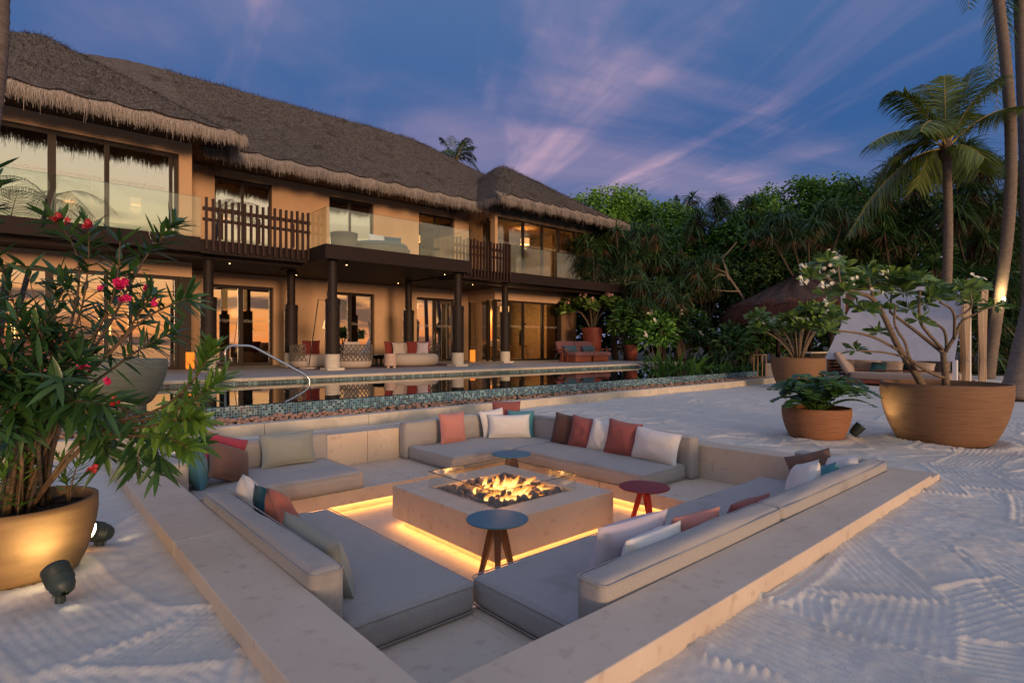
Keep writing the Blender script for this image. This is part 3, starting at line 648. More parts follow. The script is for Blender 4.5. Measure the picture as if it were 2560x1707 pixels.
bed = MB().box((HX0 + .002, HY0 + .002, FT - .149), (HX1 - .002, HY1 - .002, FT - .10)).build('rock_bed', M['lava'], ft)
def rock_mesh(seed, sub=2):
    import bmesh
    bm = bmesh.new(); bmesh.ops.create_icosphere(bm, subdivisions=sub, radius=1.0); r_ = random.Random(seed)
    ax = [Vector((r_.gauss(0, 1), r_.gauss(0, 1), r_.gauss(0, 1))).normalized() for _ in range(7)]; of = [r_.uniform(.62, .95) for _ in ax]
    for v in bm.verts:
        for a_, o_ in zip(ax, of):
            d_ = v.co.dot(a_)
            if d_ > o_: v.co -= a_ * (d_ - o_) * .8
    me = bpy.data.meshes.new('rock'); bm.to_mesh(me); bm.free(); me.polygons.foreach_set('use_smooth', np.ones(len(me.polygons), bool)); return me
lava = [rock_mesh(i) for i in range(6)]
for m_ in lava: m_.materials.append(M['lava'])
rr = random.Random(3); pts = []
for lay in range(2):
    for i in range(11):
        for j in range(11):
            x = HX0 + .05 + (HX1 - HX0 - .1) * (i + rr.uniform(-.3, .3) + .0) / 10; y = HY0 + .05 + (HY1 - HY0 - .1) * (j + rr.uniform(-.3, .3)) / 10
            if lay and rr.random() < .45: continue
            x = min(max(x, HX0 + .045), HX1 - .045); y = min(max(y, HY0 + .045), HY1 - .045)
            o = bpy.data.objects.new('lava_rock', lava[rr.randrange(6)]); col.objects.link(o); o.parent = bed
            s_ = rr.uniform(.034, .052); o.location = Vector((x, y, FT - .065 + lay * .035 + rr.uniform(-.008, .012))) - Vector(org(bed)); o.scale = (s_, s_ * rr.uniform(.8, 1.1), s_ * rr.uniform(.6, .9)); o.rotation_euler = (rr.uniform(0, 6), rr.uniform(0, 6), rr.uniform(0, 6))
def flame_mat():
    m = bpy.data.materials.new('flame'); m.use_nodes = True; nt = m.node_tree; nt.nodes.clear(); N = nt.nodes; K = nt.links.new
    o = N.new('ShaderNodeOutputMaterial'); e = N.new('ShaderNodeEmission'); t = N.new('ShaderNodeBsdfTransparent'); x = N.new('ShaderNodeMixShader')
    tc = N.new('ShaderNodeTexCoord'); sp = N.new('ShaderNodeSeparateXYZ'); K(tc.outputs['Generated'], sp.inputs[0])
    r = N.new('ShaderNodeValToRGB'); c = r.color_ramp; c.elements[0].color = (1, .42, .07, 1); c.elements[1].color = (1, .22, .015, 1); q = c.elements.new(.3); q.color = (1, .62, .20, 1); K(sp.outputs[2], r.inputs[0])
    s = N.new('ShaderNodeMapRange'); s.inputs[3].default_value = 2.0; s.inputs[4].default_value = .7; K(sp.outputs[2], s.inputs[0])
    lw = N.new('ShaderNodeLayerWeight'); lw.inputs[0].default_value = .45; iv = N.new('ShaderNodeMapRange'); iv.inputs[3].default_value = .7; iv.inputs[4].default_value = .02; K(lw.outputs['Facing'], iv.inputs[0])
    K(r.outputs[0], e.inputs[0]); K(s.outputs[0], e.inputs[1]); K(iv.outputs[0], x.inputs[0]); K(t.outputs[0], x.inputs[1]); K(e.outputs[0], x.inputs[2]); K(x.outputs[0], o.inputs[0]); return m
M['flame'] = flame_mat()
fr = random.Random(12)
for i in range(62):
    a = fr.uniform(0, 6.28); q = fr.random() ** .6
    bx = 3.56 + .33 * q * math.cos(a); by = 4.12 + .30 * q * math.sin(a); hh = fr.choice((.04, .05, .07, .09, .15)) * fr.uniform(.8, 1.15) * (1.2 - .5 * q); r0 = fr.uniform(.012, .034)
    lx, ly = fr.gauss(.02, .06), fr.gauss(-.01, .06); ph = fr.uniform(0, 6)
    P = []; Rr = []
    for k in range(9):
        t = k / 8; P.append((bx + lx * t * t + .026 * math.sin(ph + 5.2 * t) * t, by + ly * t * t + .026 * math.cos(ph + 4.7 * t) * t, FT - .055 + hh * t)); Rr.append(r0 * (math.sin(math.pi * min(1, .12 + .88 * t ** .75)) ** .8) + .0012)
    MB().tube(P, Rr, 7).build('flame', M['flame'], ft, True)
fl = bpy.data.lights.new('fire_light', 'POINT'); fl.energy = 9; fl.color = (1, .42, .12); fl.shadow_soft_size = .12
flo = bpy.data.objects.new('fire_light', fl); col.objects.link(flo); flo.parent = ft; flo.location = Vector((3.56, 4.14, FT + .06)) - Vector(org(ft))

# ---------------------------------------------------------------- side tables
def side_table(c, top, leg, label, rz, hgt, feet=3):
    t = thing('side_table', (c[0], c[1], FLO), label, 'side table', 'round side tables around the fire')
    z1 = FLO + hgt
    MB().lathe([(.225, z1 - .014), (.232, z1 - .008), (.232, z1 - .003), (.228, z1)], (c[0], c[1], 0), 48).build('table_top', M[top], t, False)
    MB().lathe([(.055, z1 - .05), (.075, z1 - .015)], (c[0], c[1], 0), 16).build('hub', M[leg], t)
    for k in range(feet):
        a = rz + k * 2 * math.pi / feet; d = np.array([math.cos(a), math.sin(a), 0]); s = np.array([-math.sin(a), math.cos(a), 0]); o = np.array([c[0], c[1], 0])
        pth = [(.028, z1 - .02, .026, .021), (.058, z1 - .14, .026, .024), (.15, FLO + .001, .016, .014)]
        V = []; F = []
        for (rr_, z, hw, ht) in pth:
            p = o + d * rr_ + np.array([0, 0, z])
            for sx, dx in ((-1, -1), (1, -1), (1, 1), (-1, 1)): V.append(p + s * sx * hw + d * dx * ht)
        for i in range(len(pth) - 1):
            for k2 in range(4): F.append((i*4+k2, i*4+(k2+1) % 4, (i+1)*4+(k2+1) % 4, (i+1)*4+k2))
        F += [(3, 2, 1, 0), (8, 9, 10, 11)]
        MB().add(V, F).build('leg', M[leg], t)
    return t
side_table((2.715, 3.235), 'blue_top', 'brown_leg', 'blue round side table on walnut legs at the near corner of the fire table', R(-128), .475)
side_table((4.40, 3.12), 'red_top', 'red_leg', 'dark red round side table on red legs', R(-112), .455)
side_table((4.47, 5.06), 'blue_top', 'brown_leg', 'blue round side table at the far corner of the fire table', R(45), .47)

# ---------------------------------------------------------------- pool, kerb, pebble channel, deck
WAT, DECK = 0.36, 0.48; PLX1 = 17.9; PYN, PYF = 8.36, 12.77
pool = thing('pool', (6, 10.5, 0), 'long infinity pool faced with blue-green mosaic along the villa deck', 'pool')
MB().box((-11, PYN, -.7), (PLX1, PYN + .22, WAT - .012)).build('near_wall', M['mosaic'], pool)
MB().box((PLX1 - .22, PYN + .222, -.7), (PLX1, PYF + 2.4, WAT - .012)).build('end_wall', M['mosaic'], pool)
MB().box((-11, PYF, -.7), (17.55, PYF + .25, DECK - .062)).build('far_wall', M['mosaic'], pool)
MB().box((-11, PYN + .222, -.75), (PLX1 - .222, PYF + 2.4, -.65)).build('pool_floor', M['mosaic'], pool)
MB().quad((-11, PYN - .0, WAT), (PLX1, PYN - .0, WAT), (PLX1, PYF + 2.3, WAT), (-11, PYF + 2.3, WAT)).build('water', M['water'], pool)
x = -11.0
while x < 17.6:
    x2 = min(x + 1.2, 17.62); MB().rbox((x + .002, PYF - .05, DECK - .06), (x2 - .002, PYF + .26, DECK + .004), .008, 1).build('coping_slab', M['kerb'], pool); x = x2
kb = thing('pool_kerb', (6, 7.85, 0), 'low pale stone kerb holding brown pebbles below the pool wall', 'kerb')
x = -11.0
while x < 18.2:
    x2 = min(x + 1.5, 18.3)
    MB().rbox((x + .002, 7.75, -.2), (x2 - .002, 7.93, .16), .008, 1).build('kerb_stone', M['kerb'], kb); x = x2
MB().rbox((18.12, 7.932, -.2), (18.3, 9.6, .16), .008, 1).build('kerb_stone', M['kerb'], kb)
MB().box((-11, 7.932, -.2), (18.1, 8.358, .115)).build('channel_bed', M['soil'], kb)
peb = [rock_mesh(20 + i, 1) for i in range(6)]
for m_ in peb: m_.materials.append(M['pebble'])
pr = random.Random(9)
cands = []
for i in range(2600):
    x = -2.5 + 20.5 * pr.random() ** 1.35; y = pr.uniform(7.96, 8.33); s_ = pr.uniform(.022, .05) * (1 + .25 * (pr.random() < .08)); cands.append((x, y, s_))
cands.sort(key=lambda c: abs(c[0] - 2.8))
rest = []
for k, (x, y, s_) in enumerate(cands):
    z = .125 + .02 + .035 * (y - 7.95) / .4 + pr.uniform(-.015, .02)
    if k < 290:
        o = bpy.data.objects.new('pebble', peb[k % 6]); col.objects.link(o); o.parent = kb; o.location = Vector((x, y, z)) - Vector(org(kb)); o.scale = (s_, s_ * .85, s_ * .65); o.rotation_euler = (pr.uniform(-.5, .5), pr.uniform(-.5, .5), pr.uniform(0, 6))
    else: rest.append((x, y, z, s_))
tv = np.array([v.co[:] for v in peb[0].vertices]); tf = np.array([p.vertices[:] for p in peb[0].polygons])
VV = []; FF = []
for k, (x, y, z, s_) in enumerate(rest):
    a = pr.uniform(0, 6); c_, n_ = math.cos(a), math.sin(a); q = tv * np.array([s_, s_ * pr.uniform(.7, 1), s_ * .65]); q = np.stack([q[:, 0] * c_ - q[:, 1] * n_, q[:, 0] * n_ + q[:, 1] * c_, q[:, 2]], 1) + (x, y, z); VV.append(q); FF.append(tf + k * len(tv))
make('pebbles', np.concatenate(VV), np.concatenate(FF), M['pebble'], kb, True, kind='stuff')

MB().box((-12, PYF + .262, -.2), (21.2, 26, DECK)).build('deck', M['deckstone'], kind='structure')
MB().box((17.63, 12.2, -.2), (19.6, PYF + .26, DECK - .07)).build('deck_step', M['deckstone'], kind='structure')
# steel pool handrail
hr = thing('pool_handrail', (3.4, 13.1, DECK), 'bent stainless steel handrail stepping down into the pool', 'handrail')
A = np.array([3.42, 13.12]); Bp = np.array([4.92, 12.30])
def hp(t, z): q = A + (Bp - A) * t; return np.array([q[0], q[1], z])
ctrl = [hp(0, DECK), hp(0, 1.0)] + [tuple(p) for p in bez(hp(0, 1.0), hp(0, 1.17), hp(.10, 1.175), 6)[1:]] + [hp(.24, 1.175)] + [tuple(p) for p in bez(hp(.24, 1.175), hp(.30, 1.175), hp(.36, 1.12), 5)[1:]] + [hp(.90, .58)] + [tuple(p) for p in bez(hp(.90, .58), hp(.99, .50), hp(1.0, .40), 5)[1:]] + [hp(1.0, -.2)]
MB().tube(ctrl, .025, 12).build('rail_tube', M['steel'], hr, True)
MB().lathe([(.05, DECK + .001), (.05, DECK + .012), (.03, DECK + .016)], (A[0], A[1], 0), 20).build('foot_flange', M['steel'], hr)
# ---------------------------------------------------------------- the villa
UF = 3.93; WY, BY = 20.4, 18.5
villa = thing('thatched_villa', (8, 20.4, DECK), 'two storey ochre villa with a thick thatched roof, balconies and glazed wings', 'house')
def wall_h(name, x0, x1, z0, z1, y0, y1, holes, mt=None):
    xs = sorted({x0, x1} | {h[0] for h in holes} | {h[1] for h in holes}); zs = sorted({z0, z1} | {h[2] for h in holes} | {h[3] for h in holes})
    xs = [x for x in xs if x0 <= x <= x1]; zs = [z for z in zs if z0 <= z <= z1]
    isH = lambda xm, zm: any(h[0] < xm < h[1] and h[2] < zm < h[3] for h in holes) or not (x0 < xm < x1 and z0 < zm < z1)
    m = MB()
    for i in range(len(xs) - 1):
        for j in range(len(zs) - 1):
            a, b, c, d = xs[i], xs[i+1], zs[j], zs[j+1]; xm, zm = (a+b)/2, (c+d)/2
            if isH(xm, zm): continue
            m.quad((a, y0, c), (b, y0, c), (b, y0, d), (a, y0, d)); m.quad((a, y1, d), (b, y1, d), (b, y1, c), (a, y1, c))
            if isH(a - .001, zm): m.quad((a, y1, c), (a, y0, c), (a, y0, d), (a, y1, d))
            if isH(b + .001, zm): m.quad((b, y0, c), (b, y1, c), (b, y1, d), (b, y0, d))
            if isH(xm, c - .001): m.quad((a, y0, c), (a, y1, c), (b, y1, c), (b, y0, c))
            if isH(xm, d + .001): m.quad((a, y0, d), (b, y0, d), (b, y1, d), (a, y1, d))
    return m.build(name, mt or M['stucco'], villa)
DOORS = [(4.8, 6.88), (8.81, 10.77), (12.72, 14.69)]; WINS = [(5.0, 6.83), (8.91, 10.73), (12.82, 14.65)]
wall_h('main_wall', 3.9, 15.45, DECK, 7.4, WY, WY + .3, [(a, b, DECK, 3.19) for a, b in DOORS] + [(a, b, UF, 6.76) for a, b in WINS])
wall_h('left_wing_wall', -2.75, 3.93, 3.15, 7.3, BY, BY + .3, [(-2.4, 3.60, UF, 6.66)])
MB().box((-2.75, BY, DECK), (-2.4, BY + .3, 3.148)).build('left_wing_pier', M['stucco'], villa)
MB().box((3.63, BY + .302, DECK), (3.93, WY - .002, 7.3)).build('left_wing_return', M['stucco'], villa)
wall_h('right_wing_wall', 15.4, 21.4, 3.12, 7.3, BY, BY + .3, [(15.55, 21.35, UF, 6.69)])
wall_h('right_wing_back', 19.6, 21.4, DECK, 3.118, BY + 4.5, BY + 4.7, [])
# right wing left return wall with a glazed corner
MB().box((15.4, BY + .302, 6.69), (15.7, WY - .002, 7.3)).build('right_wing_return', M['stucco'], villa); MB().box((15.4, BY + .302, 3.12), (15.7, WY - .002, UF)).build('right_wing_return', M['stucco'], villa)
MB().box((-2.75, BY + .302, DECK), (-2.55, 25.19, 7.3)).build('left_wing_side', M['stucco'], villa); MB().box((21.43, BY + .34, UF), (21.6, 25.19, 7.3)).build('right_wing_side', M['stucco'], villa)
# floors, interior shell
MB().box((-2.7, BY + .32, UF - .33), (3.6, 26, UF)).box((3.95, WY + .32, UF - .33), (15.38, 26, UF)).box((15.72, BY + .32, UF - .33), (21.3, 26, UF)).build('upper_floor', M['intfloor'], villa)
MB().box((-2.75, 25.2, DECK), (21.4, 25.4, 7.4)).build('rear_wall', M['plaster'], villa)
MB().box((-2.7, BY + .31, 6.9), (3.6, 25.19, 6.95)).box((3.96, WY + .31, 6.9), (15.39, 25.19, 6.95)).box((15.71, BY + .31, 6.9), (21.3, 25.19, 6.95)).build('ceiling', M['plaster'], villa)
for a in ((3.66, WY + .31), (15.42, WY + .31)): MB().box((a[0], a[1], DECK + .002), (a[0] + .25, 25.19, UF - .34)).box((a[0], a[1], UF + .002), (a[0] + .25, 25.19, 6.89)).build('partition', M['intdark'], villa)
MB().box((21.1, BY + 2.2, UF + .002), (21.3, 25.19, 6.89)).build('end_wall', M['plaster'], villa)
MB().box((19.6, BY + .8, DECK + .002), (19.8, 25.19, UF - .34)).build('end_wall', M['plaster'], villa)
MB().box((7.7, WY + 1.2, DECK + .002), (7.85, 25.19, UF - .34)).box((11.6, WY + 1.2, DECK + .002), (11.75, 25.19, UF - .34)).build('partition', M['intdark'], villa)
MB().box((8.2, WY + 1.6, DECK + .3), (9.2, WY + 1.75, 3.0)).build('wardrobe_screen', M['intdark'], villa)
MB().box((12.3, WY + 2.6, DECK + .002), (15.2, WY + 2.7, UF - .35)).build('orange_panel_wall', M['clay'], villa)
MB().box((16.3, BY + 2.4, DECK + .002), (18.2, BY + 2.6, UF - .35)).build('dark_screen_wall', M['intdark'], villa)
MB().box((16.75, BY + 2.36, DECK + .1), (17.35, BY + 2.395, 2.85)).build('orange_panel', M['clay'], villa)
MB().box((16.0, BY + 3.2, UF + .002), (18.6, BY + 3.35, 6.6)).build('dark_screen_wall', M['intdark'], villa)

def hexband(x0, x1, z, y, parent):
    m = MB(); x = x0 + .06; k = 0
    while x < x1 - .05:
        r = .043 + .008 * math.sin(k * 1.7); zc = z + .014 * math.sin(k * 2.3)
        for q in range(6):
            a0, a1 = math.pi / 3 * q, math.pi / 3 * (q + 1)
            m.quad((x + r * math.cos(a0), y, zc + r * math.sin(a0)), (x + r * math.cos(a1), y, zc + r * math.sin(a1)), (x + (r - .008) * math.cos(a1), y, zc + (r - .008) * math.sin(a1)), (x + (r - .008) * math.cos(a0), y, zc + (r - .008) * math.sin(a0)))
        x += .082 + .022 * (k % 4 == 3); k += 1
    m.build('printed_band', M['print'], parent, kind='stuff')
def glazing(name, x0, x1, z0, z1, y, posts, glassm, fw=.07, band=None, handle=None, depth=.07):
    """frame with posts; one pane object per bay"""
    f = MB(); f.box((x0, y, z0), (x0 + fw, y + depth, z1)).box((x1 - fw, y, z0), (x1, y + depth, z1)).box((x0 + fw, y, z1 - fw), (x1 - fw, y + depth, z1)).box((x0 + fw, y, z0), (x1 - fw, y + depth, z0 + fw))
    fo = f.build(name, M['bronze'], villa)
    for p, w in posts: MB().box((p - w / 2, y - .012, z0 + fw), (p + w / 2, y + depth + .012, z1 - fw)).build('mullion', M['bronze'], fo)
    ed = [(x0 + fw, 0)] + [(p, w) for p, w in posts] + [(x1 - fw, 0)]
    for (a, wa), (b, wb) in zip(ed[:-1], ed[1:]):
        xa, xb = a + wa / 2, b - wb / 2
        MB().box((xa + .001, y + depth * .5, z0 + fw), (xb - .001, y + depth * .5 + .012, z1 - fw)).build('pane', glassm, fo)
        if band: hexband(xa, xb, band, y + depth * .5 - .004, fo)
    if handle: MB().tube([(handle, y - .03, z0 + .95), (handle, y - .03, z0 + 1.25)], .012, 6).build('handle', M['steel'], fo)
    return fo
for i, (a, b) in enumerate(DOORS):
    glazing('double_door', a + .002, b - .002, DECK + .002, 3.188, WY + .14, [((a + b) / 2, .16)], M['window'], .09, band=2.0, handle=(a + b) / 2 - .05)
for i, (a, b) in enumerate(WINS):
    glazing('window', a + .002, b - .002, UF + .002, 6.758, WY + .12, [((a + b) / 2 - .02, .07)], M['window'] if i < 2 else M['windowdark'], .06)
glazing('sliding_glazing', -2.39, 3.60, DECK + .002, 3.148, BY + .12, [(-.9, .1), (.72, .17), (1.9, .10), (2.45, .09)], M['window'], .09, band=2.02)
MB().box((3.602, BY + .06, DECK + .002), (3.925, BY + .28, 3.148)).build('door_cheek', M['bronze'], villa)
glazing('sliding_glazing', -2.395, 3.595, UF + .002, 6.658, BY + .12, [(-.9, .1), (.77, .17), (1.92, .11), (3.42, .08)], M['window'], .09, band=5.64)
glazing('corner_glazing', 15.40, 19.60, DECK + .002, 3.118, BY + .12, [(15.55, .12), (17.15, .10), (18.36, .14), (19.45, .12)], M['windowdark'], .07, band=2.0)
glazing('corner_glazing', 15.56, 21.345, UF + .002, 6.688, BY + .12, [(17.15, .11), (18.33, .11), (19.4, .12), (20.55, .10)], M['windowdark'], .07, band=5.64)
fo = MB().box((15.42, BY + .5, DECK + .002), (15.50, BY + .62, 3.118)).box((15.42, WY - .1, DECK + .002), (15.50, WY - .003, 3.118)).box((15.42, BY + .5, UF + .002), (15.50, BY + .62, 6.688)).build('return_frame', M['bronze'], villa)
MB().box((15.45, BY + .622, DECK + .06), (15.462, WY - .102, 3.1)).build('pane', M['windowdark'], fo)
MB().box((15.45, BY + .622, UF + .06), (15.462, WY - .102, 6.66)).build('pane', M['windowdark'], fo)
MB().box((21.2, BY + .11, UF + .004), (21.42, BY + .33, 6.69)).build('corner_post', M['bronze'], villa)

def drape(x0, x1, y, z0, z1, mt, parent, amp=.05, freq=9, vert=False):
    n = max(12, int(abs(x1 - x0) * 60)); m = MB(); V = []; F = []
    for k in range(n + 1):
        t = k / n; s = x0 + (x1 - x0) * t; o = amp * math.sin(freq * 2 * math.pi * t * abs(x1 - x0)) + .3 * amp * math.sin(23 * t)
        p = (s, y + o) if not vert else (y + o, s)
        V += [(p[0], p[1], z0), (p[0], p[1], z1)]
    for k in range(n): F.append((2*k, 2*k+2, 2*k+3, 2*k+1))
    return m.add(V, F).build('drape', mt, parent, True)
drape(BY + .72, WY - .2, 15.72, DECK + .05, 3.08, M['drape'], villa, vert=True, freq=4)
drape(BY + .72, WY - .2, 15.74, UF + .05, 6.65, M['drape'], villa, vert=True, freq=4)
drape(18.95, 19.55, BY + .42, DECK + .05, 3.05, M['drape'], villa, freq=6)
drape(19.55, 20.5, BY + .45, UF + .05, 6.6, M['drape'], villa, freq=5)
drape(19.62, 20.75, BY + .25, DECK + .02, 3.1, M['drape'], villa, freq=5)
drape(10.1, 10.6, WY + .5, DECK + .05, 3.1, M['curtain'], villa, freq=5)
drape(14.2, 14.6, WY + .5, DECK + .05, 3.1, M['curtain'], villa, freq=5)
drape(2.6, 3.5, BY + .6, DECK + .05, 3.1, M['curtain'], villa, freq=5)

# balcony slabs with deep dark fascias
SB = 3.55; ST = 3.925
def bal(name, x0, x1, y0, y1): return MB().box((x0, y0 + .06, SB + .03), (x1, y1, ST - .03)).build(name, M['darkwood'], villa)
def fascia(x0, x1, y, parent, h0=SB, h1=ST): return MB().rbox((x0, y, h0), (x1, y + .058, h1), .006, 1).build('fascia_board', M['darkwood'], parent)
b1 = bal('balcony', -3.2, 6.36, 16.0, BY - .004); fascia(-3.2, 3.6, 16.0, b1); fascia(3.605, 6.38, 16.03, b1, SB - .02, ST - .12)
MB().box((3.95, BY - .002, SB + .03), (15.35, WY - .004, ST - .03)).build('balcony', M['darkwood'], villa)
b2 = bal('balcony', 6.40, 11.27, 14.8, BY - .004); fascia(6.36, 11.31, 14.8, b2, SB - .01, ST + .01)
for xx in (6.36, 11.25): MB().rbox((xx, 14.86, SB - .01), (xx + .058, 18.3, ST + .01), .006, 1).build('fascia_board', M['darkwood'], b2)
b3 = bal('balcony', 11.33, 21.3, 16.0, BY - .004); fascia(14.05, 21.36, 16.0, b3); fascia(11.34, 14.045, 16.03, b3, SB - .02, ST - .12)
MB().rbox((21.302, 16.06, SB), (21.36, BY + .1, ST), .006, 1).build('fascia_board', M['darkwood'], b3)
MB().box((-3.2, 16.5, SB - .09), (6.36, 16.72, SB - .002)).box((11.33, 16.5, SB - .09), (21.3, 16.72, SB - .002)).build('edge_beam', M['darkwood'], villa)

# slatted screens: every slat is a piece
def screen(x0, x1, n, y, seed):
    r_ = random.Random(seed); s = thing('slatted_screen', ((x0 + x1) / 2, y, SB), 'dark slatted balcony screen ' + ('left' if x0 < 8 else 'right') + ' of the central glass balcony', 'screen', 'slatted balcony screens')
    MB().box((x0, y + .042, 4.62), (x1, y + .075, 4.72)).box((x0, y + .042, 4.36), (x1, y + .075, 4.44)).build('rail', M['slatwood'], s)
    for k in range(n):
        x = x0 + (x1 - x0) * (k + .5) / n; zt = 4.93 + r_.choice((0, .02, -.05, -.02)); zb = SB + .06 + r_.choice((0, -.02, .02))
        MB().box((x - .028, y - .03, zb), (x + .028, y + .041, zt)).build('slat', M['slatwood'], s)
    for k in range(3):
        x = x0 + (x1 - x0) * (k + .5) / 3; MB().box((x - .03, y + .076, 3.93), (x + .03, y + .12, 4.6)).build('post', M['slatwood'], s)
screen(3.64, 6.42, 18, 15.95, 1); screen(11.34, 14.08, 18, 15.95, 2)
# glass balustrades
def glass_rail(name, runs, label):
    t = thing(name, runs[0][0] + (ST,), label, 'balustrade')
    for (a, b) in runs:
        dx, dy = b[0] - a[0], b[1] - a[1]
        if abs(dx) > abs(dy): A, B = (a[0], a[1], ST + .012), (b[0], a[1] + .016, ST + 1.02)
        else: A, B = (a[0], min(a[1], b[1]), ST + .012), (a[0] + .016, max(a[1], b[1]), ST + 1.02)
        p = MB().box(A, B).build('glass_panel', M['railglass'], t)
        MB().box((A[0], A[1], B[2] + .0005), (B[0], B[1], B[2] + .004)).build('glass_edge', M['glassedge'], p)
    return t
glass_rail('glass_balustrade', [((-3.1 + 2.24 * i, 16.02), (-3.1 + 2.24 * (i + 1) - .02, 16.02)) for i in range(3)], 'clear glass balustrade of the left balcony above the flowering shrub')
glass_rail('glass_balustrade', [((6.42, 14.84), (9.35, 14.84)), ((9.37, 14.84), (11.25, 14.84)), ((6.41, 14.88), (6.41, 16.9)), ((11.25, 14.88), (11.25, 16.9))], 'clear glass balustrade of the projecting central balcony')
glass_rail('glass_balustrade', [((14.12, 16.02), (16.5, 16.02)), ((16.52, 16.02), (18.9, 16.02)), ((18.92, 16.02), (21.25, 16.02)), ((21.27, 16.06), (21.27, 18.4))], 'clear glass balustrade of the right balcony beside the trees')

# columns
def column(x, y, label, proto=[None]):
    if proto[0] is None:
        t = thing('column', (x, y, DECK), label, 'column', 'round columns under the balconies'); proto[0] = t
        MB().rbox((x - .25, y - .25, DECK), (x + .25, y + .25, DECK + .07), .01, 1).build('plinth', M['kerb'], t)
        MB().lathe([(.195, DECK + .071), (.20, DECK + .09), (.20, DECK + .45)], (x, y, 0), 32).build('stone_drum', M['kerb'], t, False)
        MB().lathe([(.197, DECK + .452), (.201, DECK + .47), (.201, 2.44), (.192, 2.47), (.14, 2.475)], (x, y, 0), 32).build('sleeve', M['column'], t, False)
        for k in range(3):
            a = R(-90 + 70 * (k - 1)); MB().box((x + .2 * math.cos(a) - .012, y + .2 * math.sin(a) - .012, 2.3), (x + .2 * math.cos(a) + .012, y + .2 * math.sin(a) + .012, 2.46)).build('stud', M['column'], t)
        MB().lathe([(.128, 2.47), (.128, SB + .02)], (x, y, 0), 28).build('shaft', M['column'], t, False)
    else: copy_tree(proto[0], None, (x, y, DECK), None, label)
column(3.95, 16.75, 'dark column nearest the flowering shrub, left of the double door'); column(6.72, 18.3, 'dark column by the wall, right of the sunset reflecting double door')
column(6.73, 15.2, 'front dark column in front of the floor lamp and woven sofa'); column(11.05, 18.3, 'dark column by the wall behind the white cushioned sofa')
column(11.05, 15.2, 'front dark column right of the white cushioned sofa'); column(14.45, 16.75, 'dark column in front of the glazed right wing')
# downlights under the balcony
for i, (x, y) in enumerate(((7.2, 15.3), (10.6, 15.3), (7.0, 18.6), (10.8, 18.6), (13.2, 17.2), (4.6, 17.2))):
    d = thing('downlight', (x, y, SB), 'small lit downlight under the balcony, ' + ('front left of the central bay', 'front right of the central bay', 'rear left of the central bay', 'rear right of the central bay', 'before the right wing', 'beside the left wing')[i], 'downlight', 'downlights under the balconies')
    MB().lathe([(.035, SB - .07), (.035, SB + .028)], (x, y, 0), 14).build('housing', M['black'], d); MB().lathe([(.014, SB - .0735), (.014, SB - .0705)], (x, y, 0), 14).build('lens', M['lampwarm'], d)

